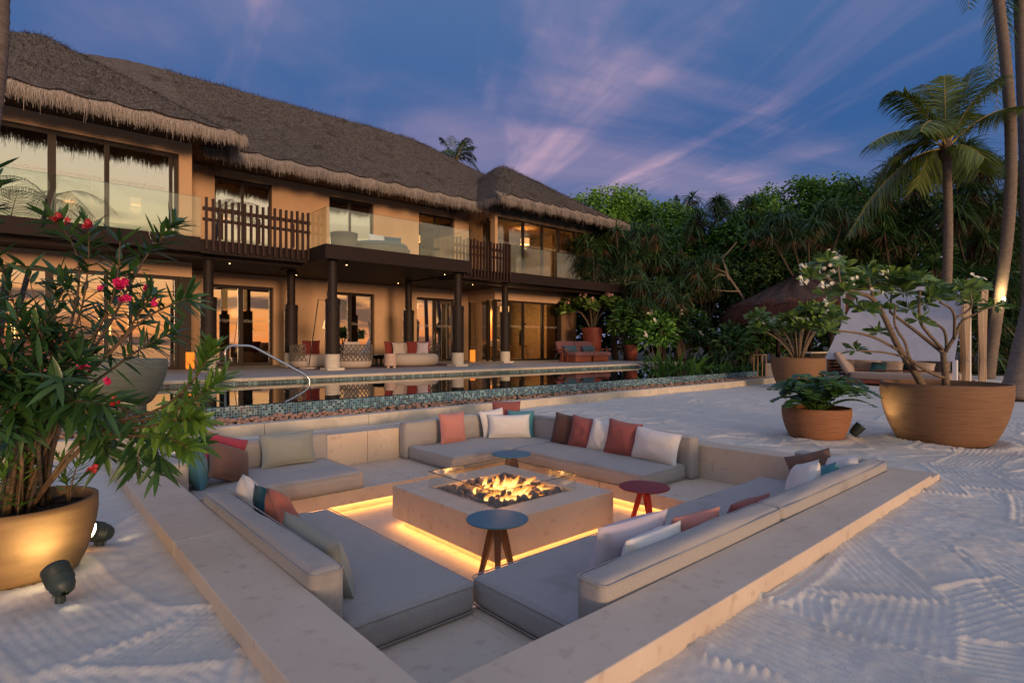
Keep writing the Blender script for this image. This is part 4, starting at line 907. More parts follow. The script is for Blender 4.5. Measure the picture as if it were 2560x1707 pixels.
# ---------------------------------------------------------------- thatched roof
def smin(a, b, k): h = np.clip(.5 + .5 * (b - a) / k, 0, 1); return b * (1 - h) + a * h - k * h * (1 - h)
def roof(x0, x1, y0, y1, z0, sl, sr_, sf, sb, name, seed, front=True, nx=220, ny=130, scal=.95, xvis=(-3, 30)):
    def hgt(X, Y):
        h = smin(smin(sl * (X - x0), sr_ * (x1 - X), .5), smin(sf * (Y - y0), sb * (y1 - Y), .7), .5)
        return z0 + h
    s = np.linspace(x0 + .02, x1 - .02, nx); t = np.linspace(0, 1, ny) ** 1.25
    S, T = np.meshgrid(s, t, indexing='ij')
    ph = (S - x0) / scal; sc = .22 * np.abs(np.sin(np.pi * ph)) ** .7          # scalloped lower edge of the top coat
    Y0 = y0 + .36 - sc
    Y = Y0 + T * (y1 - .3 - Y0)
    Z = hgt(S, Y) + .09 + .035 * fbm(S * 1.3, Y * 1.3, seed) + .02 * fbm(S * 5, Y * 5, seed + 5)
    V = np.stack([S, Y, Z], -1).reshape(-1, 3); idx = np.arange(nx * ny).reshape(nx, ny)
    F = np.stack([idx[:-1, :-1], idx[1:, :-1], idx[1:, 1:], idx[:-1, 1:]], -1).reshape(-1, 4)
    ro = make(name, V, F, M['thatch'], villa, True)
    # folded-down edge that gives the top coat its thickness
    E0 = V.reshape(nx, ny, 3)[:, 0]; E1 = E0 + np.array([0, .04, -.13]); VE = np.concatenate([E0, E1]); i = np.arange(nx - 1)
    make('top_coat_edge', VE, np.stack([i, i + nx, i + nx + 1, i + 1], -1), M['strawdark'], ro)
    MB().tube(E0 + np.array([0, -.012, -.012]), .02, 5).build('scallop_shadow', M['edgeshadow'], ro)  # added dark tube, draws the shadow line below the scalloped top coat
    # loose straws over the slopes that face the garden
    n = 60000 if x1 - x0 > 12 else 26000
    r_ = np.random.default_rng(seed)
    px = r_.uniform(max(x0 + .2, xvis[0]), x1 - .1, n); py = r_.uniform(y0 + .3, (y0 + y1) / 2 + .8, n)
    e = .02; hx = (hgt(px + e, py) - hgt(px - e, py)) / (2 * e); hy = (hgt(px, py + e) - hgt(px, py - e)) / (2 * e)
    g_ = np.stack([-hx, -hy, -(hx ** 2 + hy ** 2)], 1); g_ = unit(g_ + r_.normal(0, .22, (n, 3))); nn = unit(np.stack([-hx, -hy, np.ones(n)], 1))
    P = np.stack([px, py, hgt(px, py) + .095 + .02 * fbm(px * 5, py * 5, seed + 5) + .035 * fbm(px * 1.3, py * 1.3, seed)], 1)
    LB().leaves(P, unit(g_ + nn * .05), nn, r_.uniform(.09, .22, n), r_.uniform(.008, .016, n), 0, 2, 'straw', 0, False).build('straws', M['straw'], ro, kind='stuff')
    # eave fringe, several layers of hanging straw
    fb = LB()
    def fringe(ax, ay, bx, by, out, dens):
        ln = math.hypot(bx - ax, by - ay); n = int(ln * dens); t_ = r_.uniform(0, 1, n); o = np.array(out + (0,))
        lay = r_.uniform(0, 1, n)
        b = np.stack([ax + (bx - ax) * t_, ay + (by - ay) * t_, np.full(n, z0)], 1)
        scl = .10 * np.abs(np.sin(np.pi * ((b[:, 0] - x0) / scal if abs(out[1]) > .5 else b[:, 1] / scal))) ** .7
        st = b - o[None] * (.36 - scl - .34 * lay)[:, None]; st[:, 2] = z0 + (.36 - scl) * sf - .33 * lay * sf * .9 + .04 + r_.normal(0, .015, n)
        d = unit(o[None] * (.75 - .5 * lay)[:, None] + np.array([0, 0, -1.0]) * (.65 + .7 * lay)[:, None] + r_.normal(0, .16, (n, 3)))
        fb.leaves(st, d, unit(np.stack([np.full(n, out[0]), np.full(n, out[1]), np.ones(n)], 1)), r_.uniform(.12, .27, n) * (1 + .5 * (r_.random(n) < .06)), r_.uniform(.007, .016, n), r_.uniform(.1, .5, n), 3, 'straw', 0, False)
    xv0 = max(x0, xvis[0])
    fringe(xv0, y0, x1, y0, (0, -1), 1300)
    fringe(x1, y0, x1, min(y1, y0 + 5), (1, 0), 620)
    fringe(x0, y0, x0, min(y1, y0 + 3.5), (-1, 0), 620)
    fb.build('eave_fringe', M['fringe'], ro, kind='stuff')
    return ro
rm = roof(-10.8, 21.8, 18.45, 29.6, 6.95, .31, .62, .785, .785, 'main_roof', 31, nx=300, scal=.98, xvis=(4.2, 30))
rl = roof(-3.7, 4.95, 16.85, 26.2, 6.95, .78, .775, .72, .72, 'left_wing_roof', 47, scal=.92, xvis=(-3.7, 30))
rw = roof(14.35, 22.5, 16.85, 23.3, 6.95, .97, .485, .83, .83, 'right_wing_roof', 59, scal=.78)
# dark boarded soffits and the underlayer of thatch
MB().box((-3.4, 17.15, 7.02), (4.65, BY - .003, 7.10)).box((3.95, 18.75, 7.021), (14.6, WY - .003, 7.10)).box((14.65, 17.15, 7.02), (22.2, BY - .003, 7.10)).box((21.62, BY, 7.02), (22.2, 22.5, 7.10)).box((3.95, BY, 7.023), (4.64, 18.74, 7.10)).build('soffit', M['soffit'], villa)

# soffit downlights and interior lamps
def lampbox(name, label, cat, loc): return thing(name, loc, label, cat)
def point(parent, loc, e, c=(1, .62, .28), r=.15):
    l = bpy.data.lights.new('lamp_light', 'POINT'); l.energy = e * (.16 if loc[0] < 15 else (2.2 if loc[2] < 3.5 else 1.1)); l.color = c; l.shadow_soft_size = r
    o = bpy.data.objects.new('lamp_light', l); col.objects.link(o); o.parent = parent; o.location = Vector(loc) - Vector(org(parent)); return o
def pendant(x, y, z, r, h, label, tubes, e, zc):
    t = lampbox('pendant_lamp', label, 'lamp', (x, y, z))
    for k in range(tubes):
        a = 2 * math.pi * k / tubes; MB().tube([(x + r * math.cos(a), y + r * math.sin(a), z - h), (x + r * math.cos(a), y + r * math.sin(a), z)], .016, 6).build('glow_tube', M['lampwarm'], t)
    MB().lathe([(r + .03, z), (r + .03, z + .05)], (x, y, 0), 24).build('crown', M['bronze'], t)
    MB().tube([(x, y, z + .05), (x, y, zc)], .008, 6).build('cord', M['black'], t)
    point(t, (x, y, z - h * .5), e)
pendant(.15, 20.6, 1.95, .18, .62, 'glowing tubular pendant lamp inside the left ground floor room', 12, 30, UF - .34)
pendant(2.1, 20.9, 2.0, .14, .5, 'slender glowing pendant lamp behind the pink flowers', 4, 25, UF - .34)
def drum(x, y, z, r, h, label, e, zc):
    t = lampbox('drum_lamp', label, 'lamp', (x, y, z)); MB().lathe([(r, z - h), (r, z)], (x, y, 0), 32, cap=False).build('shade', M['shade'], t, True)
    MB().lathe([(.03, z - h * .7), (.05, z - h * .5), (.03, z - h * .3)], (x, y, 0), 12).build('bulb', M['lampwarm'], t); MB().tube([(x, y, z - .05), (x, y, zc)], .008, 6).build('cord', M['black'], t); point(t, (x, y, z - h - .1), e)
drum(6.1, 22.2, 3.2, .42, .75, 'big woven drum lamp behind the sunset reflecting double door', 40, UF - .34)
drum(9.9, 22.6, 3.0, .35, .5, 'drum lamp in the middle ground floor room', 30, UF - .34)
drum(13.6, 21.9, 3.3, .25, .3, 'drum lamp before the orange panelled wall', 45, UF - .34)
drum(17.4, 20.2, 3.0, .22, .3, 'drum lamp in the right ground floor room', 45, UF - .34)
drum(18.9, 20.4, 6.4, .22, .3, 'drum lamp in the right upper room', 60, 6.9)
drum(13.9, 22.4, 6.2, .22, .3, 'drum lamp behind the right upper window of the main wall', 40, 6.9)
drum(1.3, 21.5, 5.7, .16, .22, 'small drum lamp deep in the left upper room', 18, 6.9)
drum(2.9, 21.0, 5.75, .14, .2, 'small drum lamp near the end of the left upper room', 18, 6.9)
drum(5.8, 22.4, 6.1, .2, .3, 'drum lamp behind the left upper window of the main wall', 15, 6.9)
for i, x in enumerate((-.1, .5, 1.4, 2.3)):
    d = lampbox('recessed_light', 'small lit recessed light in the left eave soffit, %s from the left' % ('first', 'second', 'third', 'fourth')[i], 'downlight', (x, 17.4, 7.02)); d['group'] = 'recessed lights in the left eave'
    MB().lathe([(.03, 7.012), (.03, 7.0195)], (x, 17.4, 0), 14).build('lens', M['lantern'], d)
# furniture inside the right wing
st = thing('oak_stool', (17.9, 19.6, DECK), 'light oak stool inside the glazed ground floor wing', 'stool')
MB().rbox((17.6, 19.4, DECK + .62), (18.2, 19.8, DECK + .67), .01, 1).build('seat', M['oak'], st)
for sx in (-1, 1):
    for sy in (-1, 1): MB().tube([(17.9 + sx * .2, 19.6 + sy * .14, DECK + .62), (17.9 + sx * .3, 19.6 + sy * .2, DECK)], .02, 6).build('leg', M['oak'], st)
hr_ = thing('statuette', (17.95, 19.6, DECK + .67), 'dark animal statuette on the oak stool', 'statuette')
MB().tube([(17.85, 19.6, DECK + .671), (17.88, 19.6, DECK + 1.1), (17.92, 19.6, DECK + 1.35), (18.0, 19.6, DECK + 1.62)], [.05, .07, .10, .05], 8).build('body', M['black'], hr_, True)
MB().tube([(18.0, 19.6, DECK + 1.60), (18.08, 19.6, DECK + 1.72), (18.2, 19.6, DECK + 1.66)], [.045, .06, .025], 8).build('head', M['black'], hr_, True)
ac = thing('armchair', (16.9, 20.0, DECK), 'pale armchair behind the wing glazing', 'armchair')
MB().rbox((16.5, 19.7, DECK + .2), (17.3, 20.4, DECK + .48), .06, 3, .01).build('seat', M['p_taupe'], ac, True); MB().rbox((16.5, 20.3, DECK + .482), (17.3, 20.5, DECK + .95), .06, 3, .01).build('backrest', M['p_taupe'], ac, True)
for x in (16.4, 17.3): MB().rbox((x, 19.7, DECK + .1), (x + .1, 20.5, DECK + .65), .03, 2).build('arm', M['oak'], ac)
sg = thing('stump_table', (16.55, 19.2, DECK), 'small oak mushroom table behind the wing glazing', 'side table')
MB().lathe([(.14, DECK), (.13, DECK + .2), (.09, DECK + .42), (.2, DECK + .5), (.2, DECK + .55)], (16.55, 19.2, 0), 20).build('pedestal', M['oak'], sg, True)
vs = thing('floor_vase', (17.9, 19.2, UF), 'brown clay vase behind the upper wing glazing', 'vase'); MB().lathe([(.12, UF), (.2, UF + .2), (.18, UF + .38), (.09, UF + .5), (.11, UF + .55)], (17.9, 19.2, 0), 20).build('body', M['terracotta'], vs, True)
sl_ = thing('stump_stool', (6.3, 21.3, DECK), 'golden cylindrical stool inside the left double door', 'stool'); MB().lathe([(.2, DECK), (.21, DECK + .05), (.21, DECK + .48), (.19, DECK + .5)], (6.3, 21.3, 0), 24).build('drum', M['oak'], sl_)
# ---------------------------------------------------------------- furniture on the deck
D0 = DECK
rug = MB().box((6.4, 15.7, D0 + .001), (11.9, 18.6, D0 + .008)).build('rug', M['rug']); props(rug, 'large flat mauve rug under the woven deck sofas', 'rug')
def woven_seat(c, rx, ry, arc, label, cat='sofa', rope='rope', hb=.48):
    t = thing('woven_sofa', (c[0], c[1], D0), label, cat, 'woven rope sofas on the deck')
    x, y = c; z = D0 + .01
    prof = [(.80, 0), (.93, .03), (1.0, .12), (1.0, .26), (.97, .34), (.90, .385), (.6, .40), (.02, .402)]
    MB().lathe([(r, z + h) for r, h in prof], (x, y, 0), 40, rx, ry).build('seat_cushion', M['p_cream'], t, True)
    a0, a1 = arc; n = int((a1 - a0) * (rx + ry) / 2 / .125)
    def p(a, r, h): return (x + rx * r * math.cos(a), y + ry * r * math.sin(a), z + h)
    for h in (.22, .22 + hb * .33, .22 + hb * .66, .22 + hb):
        MB().tube([p(a0 + (a1 - a0) * k / (n * 2), 1.02 + .06 * (h - .22), h) for k in range(n * 2 + 1)], .012, 5).build('frame_hoop', M[rope], t)
    for k in range(n):
        m = MB()
        for lv in range(3):
            h0, h1 = .22 + hb * lv / 3, .22 + hb * (lv + 1) / 3; b0, b1, bm = [a0 + (a1 - a0) * (k + q) / n for q in (0, 1, .5)]
            m.tube([p(b0, 1.03, h0), p(bm, 1.045, h1)], .017, 4).tube([p(b1, 1.03, h0), p(bm, 1.045, h1)], .017, 4)
        m.build('rope_weave', M[rope], t)
    return t
woven_seat((7.05, 17.45), .62, .60, (R(110), R(235)), 'woven armchair with red cushion behind the floor lamp', 'armchair')
woven_seat((7.92, 16.4), .58, .56, (R(195), R(350)), 'woven armchair seen from behind, right of the front column', 'armchair')
woven_seat((10.25, 16.75), .95, .78, (R(-25), R(75)), 'long cream sofa with woven end and red and white pillows', 'sofa')
def dpillow(c, w, h, th, yaw, tilt, mm, label):
    o = pillow(c, w, h, th, yaw, tilt, M[mm], label, 0, seed=int(c[0] * 31) % 97); o['group'] = 'pillows on the deck furniture'; return o
for a in [((7.15, 17.75, D0 + .62), .55, .48, .16, R(-20), R(12), 'p_red', 'red cushion in the woven armchair behind the floor lamp'),
          ((7.95, 16.55, D0 + .62), .52, .40, .16, R(180), R(12), 'p_cream', 'pale cushion in the woven armchair seen from behind'),
          ((9.62, 17.12, D0 + .62), .46, .44, .15, R(10), R(12), 'p_red', 'leftmost red pillow on the long cream sofa'),
          ((9.83, 16.92, D0 + .60), .44, .40, .15, R(-5), R(14), 'p_cream', 'white pillow in front of the leftmost red one on the cream sofa'),
          ((10.15, 17.18, D0 + .60), .44, .40, .15, R(0), R(12), 'p_taupe', 'taupe pillow in the middle of the cream sofa'),
          ((10.50, 17.08, D0 + .62), .46, .44, .15, R(-10), R(12), 'p_red', 'second red pillow on the cream sofa'),
          ((10.74, 16.86, D0 + .60), .42, .40, .15, R(-45), R(12), 'p_lilac', 'pale lilac pillow at the woven end of the cream sofa'),
          ((10.95, 17.05, D0 + .63), .40, .40, .14, R(-60), R(10), 'p_magenta', 'raspberry pillow behind the woven end of the cream sofa')]: dpillow(*a)
ct = thing('coffee_table', (9.0, 16.75, D0), 'low black coffee table between the woven sofas', 'coffee table')
MB().lathe([(.30, D0 + .26), (.50, D0 + .36), (.53, D0 + .38), (.53, D0 + .40)], (9.0, 16.75, 0), 8).build('table_top', M['black'], ct)
for k in range(4): MB().box((9.0 + .25 * math.cos(k * 1.57 + .78) - .03, 16.75 + .25 * math.sin(k * 1.57 + .78) - .03, D0 + .009), (9.0 + .25 * math.cos(k * 1.57 + .78) + .03, 16.75 + .25 * math.sin(k * 1.57 + .78) + .03, D0 + .262)).build('leg', M['black'], ct)
tb = thing('travertine_stool', (8.72, 15.5, D0), 'pink travertine drum stool in front of the coffee table', 'stool')
MB().lathe([(.185, D0 + .07), (.19, D0 + .08), (.19, D0 + .43), (.182, D0 + .44)], (8.72, 15.5, 0), 28).build('drum', M['travertine'], tb)
for k in range(4): a = k * math.pi / 2 + .5; MB().box((8.72 + .13 * math.cos(a) - .035, 15.5 + .13 * math.sin(a) - .035, D0 + .001), (8.72 + .13 * math.cos(a) + .035, 15.5 + .13 * math.sin(a) + .035, D0 + .071)).build('foot', M['travertine'], tb)
# floor lamp with hanging basket shade
lm = thing('floor_lamp', (6.58, 16.6, D0), 'slanted black floor lamp with hanging woven shade', 'floor lamp')
MB().lathe([(.24, D0 + .009), (.24, D0 + .028), (.22, D0 + .034)], (6.6, 16.62, 0), 28).build('base', M['kerb'], lm)
top = at(796, 748, 17.0); armend = at(838, 757, 17.2)
MB().tube([(6.62, 16.62, D0 + .03), tuple(top), tuple(armend)], .016, 6).build('stem', M['black'], lm)
sc_ = at(826, 800, 17.2); zt, zb = at(826, 792, 17.2)[2], at(826, 821, 17.2)[2]
MB().tube([tuple(armend * .5 + top * .5), (sc_[0], sc_[1], zt + .1)], .006, 5).build('cord', M['black'], lm)
MB().lathe([(.16, zt), (.24, zb)], (sc_[0], sc_[1], 0), 20, cap=False).build('shade', M['shade'], lm, True)
for k in range(20): a = k * 2 * math.pi / 20; MB().tube([(sc_[0] + .163 * math.cos(a), sc_[1] + .163 * math.sin(a), zt), (sc_[0] + .243 * math.cos(a), sc_[1] + .243 * math.sin(a), zb)], .006, 4).build('rib', M['rope'], lm)
point(lm, (sc_[0], sc_[1], (zt + zb) / 2), 4)
# lanterns
def lantern(x, y, label):
    t = thing('lantern', (x, y, D0), label, 'lantern', 'glowing orange lanterns on the deck')
    MB().lathe([(.105, D0 + .03), (.11, D0 + .05), (.11, D0 + .48), (.10, D0 + .5)], (x, y, 0), 20).build('glow_body', M['lantern'], t, True)
    MB().lathe([(.115, D0), (.115, D0 + .03)], (x, y, 0), 20).build('base_ring', M['oak'], t)
    MB().tube([(x + .1 * math.cos(a), y, D0 + .5 + .28 * math.sin(a)) for a in np.linspace(0, math.pi, 11)], .007, 5).build('handle', M['rope'], t)
lantern(14.05, 18.3, 'glowing orange lantern between the column and the glazed right wing'); lantern(3.84, 18.3, 'glowing orange lantern at the corner of the left wing')
# twin red loungers
def lounger(x, y, label):
    t = thing('lounge_chair', (x, y, D0), label, 'lounge chair', 'twin red lounge chairs by the pool')
    MB().rbox((x - .50, y - .55, D0 + .02), (x + .46, y + .35, D0 + .24), .01, 1).build('plinth', M['redwood'], t)
    MB().rbox((x - .54, y - .62, D0 + .245), (x + .54, y + .30, D0 + .40), .04, 3, .01).build('seat_cushion', M['p_mauve'], t, True)
    m = MB().rbox((-.54, -.07, 0), (.54, .07, .52), .04, 3, .012); m.xf(Matrix.Translation((x, y + .36, D0 + .36)) @ Matrix.Rotation(R(-22), 4, 'X')); m.build('backrest', M['p_mauve'], t, True)
lounger(17.45, 15.85, 'left one of the twin red lounge chairs'); lounger(18.57, 15.85, 'right one of the twin red lounge chairs')
for i, (x, y) in enumerate(((16.75, 15.9), (19.3, 15.9))):
    s = thing('slim_side_table', (x, y, D0), ('slim red side table left of the twin lounge chairs', 'slim red side table right of the twin lounge chairs')[i], 'side table', 'slim red side tables')
    MB().rbox((x - .2, y - .25, D0 + .50), (x + .2, y + .25, D0 + .53), .006, 1).build('table_top', M['redwood'], s)
    for sx in (-1, 1): MB().box((x + sx * .16 - .015, y - .2, D0), (x + sx * .16 + .015, y - .17, D0 + .499)).build('leg', M['redwood'], s)
for i, (x, lb) in enumerate(((17.42, 'slate blue lumbar cushion on the left red lounge chair'), (18.55, 'slate blue lumbar cushion on the right red lounge chair'))): dpillow((x, 16.0, D0 + .55), .78, .28, .15, 0, R(24), 'p_blue', lb)
# mauve sofa mostly hidden behind the flowering shrub
ms = thing('mauve_sofa', (-.3, 16.6, D0), 'mauve sofa on the deck glimpsed through the flowering shrub', 'sofa')
MB().rbox((-1.6, 16.1, D0 + .1), (1.2, 17.1, D0 + .45), .06, 3, .01).build('seat', M['p_mauve'], ms, True); MB().rbox((-1.6, 16.95, D0 + .452), (1.2, 17.2, D0 + .85), .06, 3, .01).build('backrest', M['p_mauve'], ms, True)
# furniture on the central balcony
B0 = ST - .03
dbd = thing('round_daybed', (8.9, 16.6, B0), 'round grey rattan daybed behind the central glass balustrade', 'daybed')
MB().lathe([(.85, B0 + .02), (1.0, B0 + .2), (1.02, B0 + .36), (.95, B0 + .38)], (8.9, 16.6, 0), 36).build('basket', M['rattan'], dbd, True)
MB().lathe([(.93, B0 + .385), (.95, B0 + .46), (.9, B0 + .52), (.03, B0 + .54)], (8.9, 16.6, 0), 36).build('mattress', M['p_blue'], dbd, True)
for k in range(16): a = R(20 + 140 * k / 15); MB().tube([(8.9 + 1.0 * math.cos(a), 16.6 + 1.0 * math.sin(a), B0 + .36), (8.9 + 1.06 * math.cos(a), 16.6 + 1.06 * math.sin(a), B0 + .78)], .014, 4).build('back_spoke', M['rattan'], dbd)
dpillow((8.75, 16.4, B0 + .66), .62, .34, .16, R(5), R(20), 'p_white', 'white pillow on the balcony daybed'); dpillow((9.35, 16.45, B0 + .66), .6, .36, .16, R(-12), R(20), 'p_blue', 'grey blue pillow on the balcony daybed')
bc = thing('rattan_chair', (7.45, 16.0, B0), 'grey rattan tub chair at the left of the central balcony', 'chair')
MB().lathe([(.34, B0 + .02), (.38, B0 + .3), (.40, B0 + .62), (.37, B0 + .62), (.34, B0 + .36), (.02, B0 + .34)], (7.45, 16.0, 0), 24).build('shell', M['rattan'], bc, True)
bt = thing('balcony_table', (10.35, 15.7, B0), 'small dark round table on the central balcony', 'side table')
MB().lathe([(.28, B0 + .42), (.28, B0 + .45)], (10.35, 15.7, 0), 24).build('table_top', M['darkwood'], bt)
for k in range(3): a = k * 2.09; MB().tube([(10.35 + .1 * math.cos(a), 15.7 + .1 * math.sin(a), B0 + .42), (10.35 + .22 * math.cos(a), 15.7 + .22 * math.sin(a), B0)], .016, 6).build('leg', M['darkwood'], bt)

# ---------------------------------------------------------------- planters
def planter(x, y, r, h, mt, label, z0=0.0, rb=.66, thick=.03, name='planter'):
    t = thing(name, (x, y, z0), label, 'planter', 'bowl planters on the sand')
    pts = [(r * rb * .96, 0), (r * rb, .02 * h)]
    for k in range(1, 13):
        q = k / 12; pts.append((r * (rb + (1.0 - rb) * math.sin(q * math.pi / 2) ** .72 * (1.03 if .3 < q < .85 else 1.0 + .03 * (1 - q))), h * q))
    pts = [(a, b) for a, b in pts]; pts[-1] = (r, h)
    pts += [(r - thick, h), (r - thick * 1.15, h * .84), (r * .86, h * .80)]
    MB().lathe([(a, z0 + b - .02) for a, b in pts], (x, y, 0), 72).build('bowl', mt, t, True)
    m = MB(); n = 40; V = [(x, y, z0 + h * .83)]; r_ = random.Random(int(x * 97))
    for q in (.35, .68, 1.0):
        for k in range(n): a = 2 * math.pi * k / n; V.append((x + (r - thick * 1.1) * q * math.cos(a), y + (r - thick * 1.1) * q * math.sin(a), z0 + h * .81 + r_.uniform(-.012, .012) * (q < .9)))
    F = [(0, 1 + k, 1 + (k + 1) % n) for k in range(n)]
    for b in range(2): F += [(1 + b*n + k, 1 + (b+1)*n + k, 1 + (b+1)*n + (k+1) % n, 1 + b*n + (k+1) % n) for k in range(n)]
    m.add(V, F).build('soil', M['soil'], t)
    nb = 130; a = rng.uniform(0, 6.28, nb); q = np.sqrt(rng.uniform(0, .9, nb)) * (r - thick * 2)
    P = np.stack([x + q * np.cos(a), y + q * np.sin(a), np.full(nb, z0 + h * .815)], 1); d = rdirs(nb, -.1, .35)
    LB().leaves(P, d, rdirs(nb, .6, 1), rng.uniform(.04, .09, nb), rng.uniform(.010, .022, nb), 0, 2, 'straw', 0, False).build('mulch_chips', M['soil'], t, kind='stuff')
    return t
planter(.03, 4.02, .345, .41, M['goldpot'], 'ochre bowl planter holding the oleander, lit by a garden spotlight', -.03, .68)
planter(7.62, 2.81, .395, .43, M['terracotta'], 'small terracotta bowl planter with fern-like cycad')
planter(8.62, 1.70, .665, .75, M['brownpot'], 'largest brown bowl planter, with the spreading white frangipani')
planter(16.1, 6.4, .68, .86, M['brownpot'], 'distant brown bowl planter with the white frangipani beside the cabana')
pg = planter(1.12, 8.95, .48, .62, M['sagepot'], 'sage green bowl planter standing at the pool edge', WAT + .05, .5); pg['group'] = 'bowl planters on the sand'
MB().lathe([(.24, WAT - .3), (.24, WAT + .04)], (1.12, 8.95, 0), 24).build('foot', M['sagepot'], pg)
def tall_pot(x, y, r0, r1, h, label):
    t = thing('tall_pot', (x, y, D0), label, 'planter', 'red pots on the deck')
    MB().lathe([(r0, D0), (r0 + (r1 - r0) * .6, D0 + h * .55), (r1, D0 + h * .96), (r1, D0 + h), (r1 - .04, D0 + h), (r1 - .05, D0 + h * .9), (.02, D0 + h * .9)], (x, y, 0), 40).build('pot_body', M['redpot'], t, True); return t
tall_pot(20.2, 17.2, .34, .48, 1.5, 'tall red pot with pink frangipani behind the lounge chairs'); tall_pot(20.5, 15.2, .2, .30, .70, 'small red pot at the right end of the deck')
tall_pot(.75, 16.9, .3, .42, .95, 'red pot half hidden behind the oleander')

# ---------------------------------------------------------------- garden spotlights
def spot(x, y, z, aim, label, on, e=4, tip=None, s=1.0):
    t = thing('garden_spotlight', (x, y, z), label, 'spotlight', 'green garden spotlights')
    d = unit(np.array(aim, float)); up = np.array([x, y, z + .10 * s])
    MB().tube([(x, y, z - .05), (x, y, z + .05 * s)], .022 * s, 10).box((x - .03 * s, y - .012, z + .03 * s), (x + .03 * s, y + .012, z + .085 * s)).build('bracket', M['lampgreen'], t)
    q = Vector((0, 0, 1)).rotation_difference(Vector(d)).to_matrix().to_4x4(); Mx = Matrix.Translation(Vector(up)) @ q
    prof = [(.018, -.075), (.040, -.062), (.052, -.035), (.055, -.005)]
    for k in range(6): zz_ = .0 + k * .0085; prof += [(.060, zz_), (.060, zz_ + .005), (.055, zz_ + .0055), (.055, zz_ + .0085)]
    prof += [(.058, .055), (.060, .075), (.054, .075), (.052, .064)]
    MB().lathe([(a * s, b * s) for a, b in prof], (0, 0, 0), 28, cap=False).xf(Mx).build('head', M['lampgreen'], t, True)
    MB().lathe([(.001, .066 * s), (.052 * s, .066 * s)], (0, 0, 0), 28, cap=False).xf(Mx).build('lens', M['lampspot'] if on else M['black'], t)
    if on:
        l = bpy.data.lights.new('spot_light', 'SPOT'); l.energy = e; l.color = (1, .74, .36); l.spot_size = R(75); l.spot_blend = .8; l.shadow_soft_size = .03
        o = bpy.data.objects.new('spot_light', l); col.objects.link(o); o.parent = t; o.location = Vector(up + d * .085 * s) - Vector(org(t)); o.rotation_euler = Vector(d).to_track_quat('-Z', 'Y').to_euler()
    return t
spot(.40, 4.20, -.03, (-.72, -.42, .38), 'lit dark green garden spotlight right of the ochre planter', True, 10)
spot(.175, 3.46, -.03, (-.22, .80, .52), 'dark green garden spotlight in front of the ochre planter', True, 2)
spot(8.00, 2.47, .01, (.26, -.46, .62), 'lit garden spotlight standing between the terracotta and the largest planter', True, 5, s=1.1)

# ---------------------------------------------------------------- canvas cabana
cb0 = at(2063, 958, 17.9); cb0[2] = 0; uu = unit(np.array([-.08, -1.0, 0])); vv = np.array([-uu[1], uu[0], 0])
if vv @ CF < 0: vv = -vv
cab = thing('cabana', tuple(cb0), 'white canvas cabana daybed with slanted back and tied curtains', 'cabana')
def cp(u, v, z): return cb0 + uu * u + vv * v + np.array([0, 0, z])
W_ = 3.35
def post(u, v, z0, z1, s=.05): 
    P = [cp(u - s, v - s, z0), cp(u + s, v - s, z0), cp(u + s, v + s, z0), cp(u - s, v + s, z0), cp(u - s, v - s, z1), cp(u + s, v - s, z1), cp(u + s, v + s, z1), cp(u - s, v + s, z1)]
    MB().add(P, [(0,3,2,1),(4,5,6,7),(0,1,5,4),(1,2,6,5),(2,3,7,6),(3,0,4,7)]).build('post', M['whitepaint'], cab)
for u, v, z1 in ((0, 0, .78), (W_, 0, .78), (.05, 2.3, 2.95), (W_, 2.3, 2.95), (.05, 1.15, 2.9), (W_, 1.15, 2.9)): post(u, v, 0, z1)
# slanted canvas with a little sag and thickness
n1, n2 = 14, 14; V = []; F = []
for i in range(n1 + 1):
    for j in range(n2 + 1):
        a, b = i / n1, j / n2; sg_ = -.07 * math.sin(math.pi * a) * math.sin(math.pi * b) + .015 * math.sin(9 * a + 5 * b)
        V.append(cp(W_ * (a + .16 * (1 - a) * b - .01 * a * b), -.06 + 1.15 * b, .74 + 2.17 * b + sg_))
idx = np.arange((n1 + 1) * (n2 + 1)).reshape(n1 + 1, n2 + 1)
for i in range(n1):
    for j in range(n2): F.append((idx[i, j], idx[i + 1, j], idx[i + 1, j + 1], idx[i, j + 1]))
b_ = len(V); V2 = [p + np.array([0, 0, -.012]) for p in V]; F2 = [tuple(q + b_ for q in f[::-1]) for f in F]
MB().add(V + V2, F + F2).build('slanted_canvas', M['canvas'], cab, True)
for (v0, v1) in ((1.1, 2.35),):
    V = [cp(-.05, v0, 2.92), cp(W_ + .05, v0, 2.92), cp(W_ + .05, v1, 2.98), cp(-.05, v1, 2.98)]; MB().add(V + [p - np.array([0, 0, .03]) for p in V], [(0, 1, 2, 3), (7, 6, 5, 4), (0, 4, 5, 1), (1, 5, 6, 2), (2, 6, 7, 3), (3, 7, 4, 0)]).build('roof_canvas', M['canvas'], cab)
MB().tube([cp(0, 0, .76), cp(W_, 0, .76)], .03, 8).build('lower_rail', M['whitepaint'], cab)
def tied(u, v, w, label_seed):
    """curtain gathered by a tie about a third of the way up"""
    V = []; F = []; n = 26; zs = np.linspace(.12, 2.85, 18)
    for z in zs:
        t_ = (z - .75) / 2.1 if z > .75 else (.75 - z) / .75 * .35; wd = w * (.14 + .86 * max(0, t_) ** .8)
        for k in range(n): a = k / (n - 1); V.append(cp(u + .05 * math.sin(a * 34 + label_seed), v + wd * (a - .5) , z) + uu * .03 * math.sin(a * 21))
    for i in range(len(zs) - 1):
        for k in range(n - 1): F.append((i*n+k, i*n+k+1, (i+1)*n+k+1, (i+1)*n+k))
    c_ = MB().add(V, F).build('curtain', M['curtain'], cab, True); MB().tube([cp(u - .07, v, .75), cp(u + .07, v + .02, .78)], .05, 8).build('curtain_tie', M['curtain'], c_)
